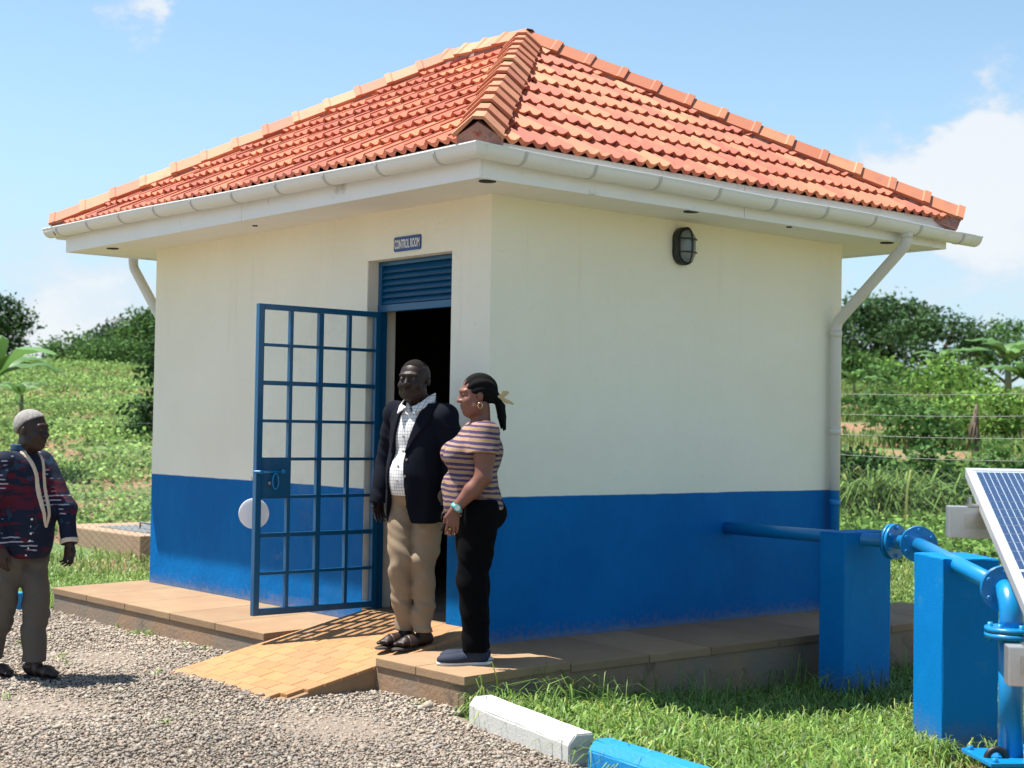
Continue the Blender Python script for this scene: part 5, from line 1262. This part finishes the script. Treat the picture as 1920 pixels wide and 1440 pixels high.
    sl, X, Y, Z = S.grid(); pf = (X-B.c[0])*B.f[0]+(Y-B.c[1])*B.f[1]; pl = (X-B.c[0])*B.l[0]+(Y-B.c[1])*B.l[1]
    S.F += cloth_noise(X, Y, Z, .0045, 30, 17, .7); S.F = np.maximum(S.F, (.845-.11*np.clip(pf, -.2, .25))-Z); 
    for sh, el in ((shL, elL), (shR, elR)):
        d_ = (el-sh)/np.linalg.norm(el-sh); t_ = (X-sh[0])*d_[0]+(Y-sh[1])*d_[1]+(Z-sh[2])*d_[2]; side = np.sign(np.dot(sh-B.c, B.l)); S.F = np.maximum(S.F, np.minimum(t_-.135, side*pl-.145+0*t_))
    S.F = np.maximum(S.F, Z-1.368); hole = np.sqrt((pl*.8)**2+(pf+.025)**2)-.078; S.F = np.maximum(S.F, -np.maximum(hole, 1.315-.35*np.maximum(pf, 0)-Z)).astype(np.float32)
    S.mesh('top', 'stripe_jersey', E, 1)
    # trousers
    S = SDF((-.36, -.34, .05), (.40, .34, .96), .0055); S.ell(B(0, -.030, .855), (.180, .165, .125), A, .05); S.ell(B(0, .0, .93), (.165, .15, .06), A, .03)
    for h_, kn, an in ((hpL, knL, anL), (hpR, knR, anR)): S.chain([h_, kn, an], [.120, .086, .070], .014)
    sl, X, Y, Z = S.grid(); S.F += cloth_noise(X, Y, Z, .005, 34, 12, 2.7); S.F = np.maximum(S.F, np.maximum(Z-.93, .075-Z)).astype(np.float32); S.mesh('trousers', 'trouser_black', E, 1)
    # shoes
    for an in (anL, anR):
        g = np.array([an[0], an[1], 0]); fw = ft; sd = B.l; S = SDF(g-np.array([.26, .22, .02]), g+np.array([.26, .22, .14]), .005)
        add_foot(S, an, fw, .97, False); S.ell(g+fw*.135+np.array([0, 0, .030]), (.075, .044, .030), (fw, sd, B.u), .02); S.F -= .009; sl, X, Y, Z = S.grid(); t_ = (X-g[0])*fw[0]+(Y-g[1])*fw[1]; S.F = np.maximum(S.F, np.maximum(Z-(.085-.20*np.clip(t_, 0, .1)), .018-Z)).astype(np.float32); so_ = S.mesh('shoe', 'shoe_navy', E, 1)
        S = SDF(g-np.array([.26, .22, .03]), g+np.array([.26, .22, .06]), .005); S.ell(g+fw*.125+np.array([0, 0, .012]), (.098, .050, .03), (fw, sd, B.u), .01); S.ell(g-fw*.02+np.array([0, 0, .012]), (.072, .044, .03), (fw, sd, B.u), .03); sl, X, Y, Z = S.grid(); S.F = np.maximum(S.F, np.maximum(Z-.022, .0-Z)).astype(np.float32); S.mesh('sole', 'sole_white', so_, 1)
    w0 = Vector(wrL*.93+elL*.07); d_ = Vector((wrL-elL)/np.linalg.norm(wrL-elL)); wt = MB().tube([w0-d_*.011, w0+d_*.011], .0335, 18).build('watch', 'turquoise', E); Lv = Vector(B.l)
    MB().disc(w0+Lv*.034, Lv, .019, .010, 18).build('watch_case', 'turquoise', wt); MB().disc(w0+Lv*.0395, Lv, .014, .002, 18).build('watch_dial', 'undershirt', wt)
    rg = Vector(wrL+(B.f*.10-B.u)*.115*.92+B.f*.012); MB().disc(rg, (0, 0, 1), .0105, .006, 10).build('ring', 'gold', E)
woman()

# ---- man walking on the gravel
def print_fn(t, o):
    x, y, z = t.sep(o)[:]; f_ = t.math('ADD', t.math('MULTIPLY', x, .85), t.math('MULTIPLY', y, -.53)); l_ = t.math('ADD', t.math('MULTIPLY', x, .69), t.math('MULTIPLY', y, .72))
    red = t.maprange(t.math('ADD', t.noise(t.vmath('MULTIPLY', o, (1, 1, 3)), 9, 5), t.math('MULTIPLY', t.math('SINE', t.math('MULTIPLY', z, 13)), .07)), .50, .60)
    c = t.mix(red, (.006, .012, .030), (.075, .008, .020)); c = t.mix(t.maprange(t.noise(o, 11, 3), .58, .66), c, (.018, .045, .085))
    teeth = t.math('MULTIPLY', t.math('LESS_THAN', t.math('FRACT', t.math('DIVIDE', t.math('ADD', z, t.math('MULTIPLY', t.noise(o, 9, 2), .02)), .026)), .30), t.maprange(t.noise(t.vmath('MULTIPLY', o, (1, 1, 1.6)), 5.2, 2), .575, .60, kind='LINEAR'))
    c = t.mix(teeth, c, (.34, .33, .40)); return c
cloth_pattern('wax_print', print_fn)
mat('placket_cream', (.60, .50, .38), .85, .12, 30, .3, 120)
def walking_man():
    B = Frame(rad(66), (-.085, .0)); E = place('person', 'grey haired man in patterned long shirt walking on the gravel', 62, 1266, GZ+.010)
    A = B.ax(.02); HF = Frame(rad(75), (0, 0)); HA = HF.ax(.06); l, f, u = HA
    hc = np.array([-.035, -.03, 1.447])
    shL, shR = B(.158, .0, 1.255), B(-.158, .0, 1.255); elL, wrL = np.array([.155, .06, .985]), np.array([.195, .0, .785]); elR, wrR = B(-.225, -.03, .985), B(-.20, .03, .77)
    hpL, hpR = B(.08, 0, .79), B(-.08, 0, .79); knL, knR = np.array([.005, .0, .44]), np.array([-.185, -.02, .40]); anL, anR = np.array([.005, -.01, .085]), np.array([-.265, .03, .115]); fL, fR = np.array([.90, -.42, 0]), np.array([.86, -.5, 0])
    S = SDF((-.50, -.42, -.02), (.42, .42, 1.60), .0055)
    S.ell(B(0, .01, 1.10), (.145, .105, .20), A, .05); S.ell(B(0, .025, .90), (.14, .12, .14), A, .05); S.ell(B(0, 0, .80), (.14, .115, .11), A, .05)
    S.cone(B(0, .0, 1.30), hc-u*.075-f*.02, .060, .056, .03); S.cone(shR, shL, .05, .05, .04)
    for sh, el, wr in ((shR, elR, wrR), (shL, elL, wrL)): S.chain([sh, el, wr], [.050, .042, .028], .02)
    for h_, kn, an in ((hpR, knR, anR), (hpL, knL, anL)): S.chain([h_, kn, an], [.070, .044, .034], .03)
    P = add_head(S, hc, HA, .985, wide=.98)
    add_hand(S, wrL, (.03, -.03, -1), -B.l, B.f, .95, .9); add_hand(S, wrR, (.0, -.05, -1), B.l, B.f, .95, .8); add_foot(S, anL, fL, 1.0); add_foot(S, anR, fR, 1.0)
    S.mesh('body', 'skin_old', E, 1); eyes(P, .985, E)
    S = SDF(hc-.16, hc+.18, .005); S.ell(hc+u*.034-f*.014, (.0805, .102, .0915), HA, 0); sl, X, Y, Z = S.grid(); x, y, z = X-hc[0], Y-hc[1], Z-hc[2]; pf = x*f[0]+y*f[1]+z*f[2]; pu = x*u[0]+y*u[1]+z*u[2]
    hl = np.where(pf > .0, .050+.55*pf, .050+.95*np.maximum(pf, -.09)); S.F += cloth_noise(X, Y, Z, .0014, 160, 140, .3); S.F = np.maximum(S.F, np.maximum(hl-pu, pf-.070)).astype(np.float32); S.mesh('hair', 'hair_grey', E, 1)
    # shirt
    S = SDF((-.50, -.42, .62), (.44, .42, 1.40), .0055)
    S.ell(B(0, .005, 1.12), (.172, .132, .20), A, .06); S.ell(B(0, .035, .92), (.174, .150, .18), A, .07); S.ell(B(0, .015, .78), (.178, .152, .14), A, .06); S.cone(shR, shL, .062, .062, .05); S.cone(B(0, -.01, 1.27), B(0, -.0, 1.345), .085, .070, .03)
    sl, X, Y, Z = S.grid(); pl = (X-B.c[0])*B.l[0]+(Y-B.c[1])*B.l[1]; pf = (X-B.c[0])*B.f[0]+(Y-B.c[1])*B.f[1]
    S.F += cloth_noise(X, Y, Z, .0045, 20, 13, 3.3); S.F = np.maximum(S.F, np.maximum(.695-Z, Z-1.345))
    for sh, el, wr in ((shR, elR, wrR), (shL, elL, wrL)):
        T_ = SDF(S.lo, S.lo+(np.array(S.F.shape)-1)*S.h, S.h); T_.chain([sh, el, wr+(wr-el)*.05], [.068, .057, .047], .03); d_ = (wr-el)/np.linalg.norm(wr-el); t_ = (X-wr[0])*d_[0]+(Y-wr[1])*d_[1]+(Z-wr[2])*d_[2]
        q = np.maximum(T_.F+cloth_noise(X, Y, Z, .004, 42, 15, 5.), np.where(Z < 1.0, t_-.008, -1)); S.F = smin(S.F, q.astype(np.float32), .03)
    base = S.F.copy(); S.F = S.F.astype(np.float32); sh_ = S.mesh('shirt', 'wax_print', E, 1)
    # cream placket: two bands running down to a point on the chest, and the cuffs
    S.F = np.maximum(base-.006, -(base+.010)); w_ = np.interp(Z, [.86, .93, 1.0, 1.18, 1.30, 1.36], [.002, .030, .042, .045, .075, .085]); inn = np.interp(Z, [.90, .97, 1.18, 1.30, 1.36], [0, .010, .018, .045, .052])
    R_ = np.maximum(np.maximum(np.abs(pl)-w_, inn-np.abs(pl)), np.maximum(.875-Z, .03-pf)); S.F = np.maximum(S.F, R_).astype(np.float32); S.mesh('placket', 'placket_cream', sh_, 1)
    S.F = np.maximum(base-.005, -(base+.010)); d_ = (wrL-elL)/np.linalg.norm(wrL-elL); t_ = (X-wrL[0])*d_[0]+(Y-wrL[1])*d_[1]+(Z-wrL[2])*d_[2]; near = np.sqrt((X-wrL[0])**2+(Y-wrL[1])**2+(Z-wrL[2])**2)-.09
    S.F = np.maximum(np.maximum(S.F, np.maximum(-.022-t_, t_-.006)), near).astype(np.float32); S.mesh('cuff', 'placket_cream', sh_, 1)
    S = SDF(hc-np.array([.13, .13, .24]), hc+np.array([.13, .13, -.05]), .005); c0 = B(0, -.002, 1.345); sl, X, Y, Z = S.grid(); rr = np.sqrt((X-c0[0])**2+(Y-c0[1])**2); S.F = np.maximum(np.abs(rr-.073)-.006, np.abs(Z-1.345)-.020).astype(np.float32)+0*X; mat('collar_blue', (.02, .06, .11), .85); S.F = S.F.astype(np.float32); S.mesh('collar', 'collar_blue', sh_, 1)
    for i in range(6): 
        z = .72+.042*i; col_ = [B(-.10-.0*i, q, z) for q in np.linspace(.06, .30, 80)]
        lo_s = np.array((-.50, -.42, .62)); val = [base[tuple(np.clip(((c-lo_s)/.0055).round().astype(int), 0, np.array(base.shape)-1))] for c in col_]; k = max([j for j, v in enumerate(val) if v < 0]+[0])
        MB().disc(col_[k], B.f, .0065, .008, 10).build('button', 'undershirt', sh_)
    S = SDF((-.42, -.36, .07), (.30, .36, .86), .0055); S.ell(B(0, .0, .79), (.165, .140, .11), A, .05)
    for h_, kn, an in ((hpR, knR, anR), (hpL, knL, anL)): S.chain([h_, kn, an+np.array([0, 0, .01])], [.102, .078, .070], .014)
    sl, X, Y, Z = S.grid(); S.F += cloth_noise(X, Y, Z, .0075, 38, 14, .9); S.F = np.maximum(S.F, np.maximum(Z-.84, .085-Z)).astype(np.float32); S.mesh('trousers', 'trouser_olive', E, 1)
    sandals(E, [(anL, fL, 1.0), (anR, fR, 1.0)], style=1)
walking_man()
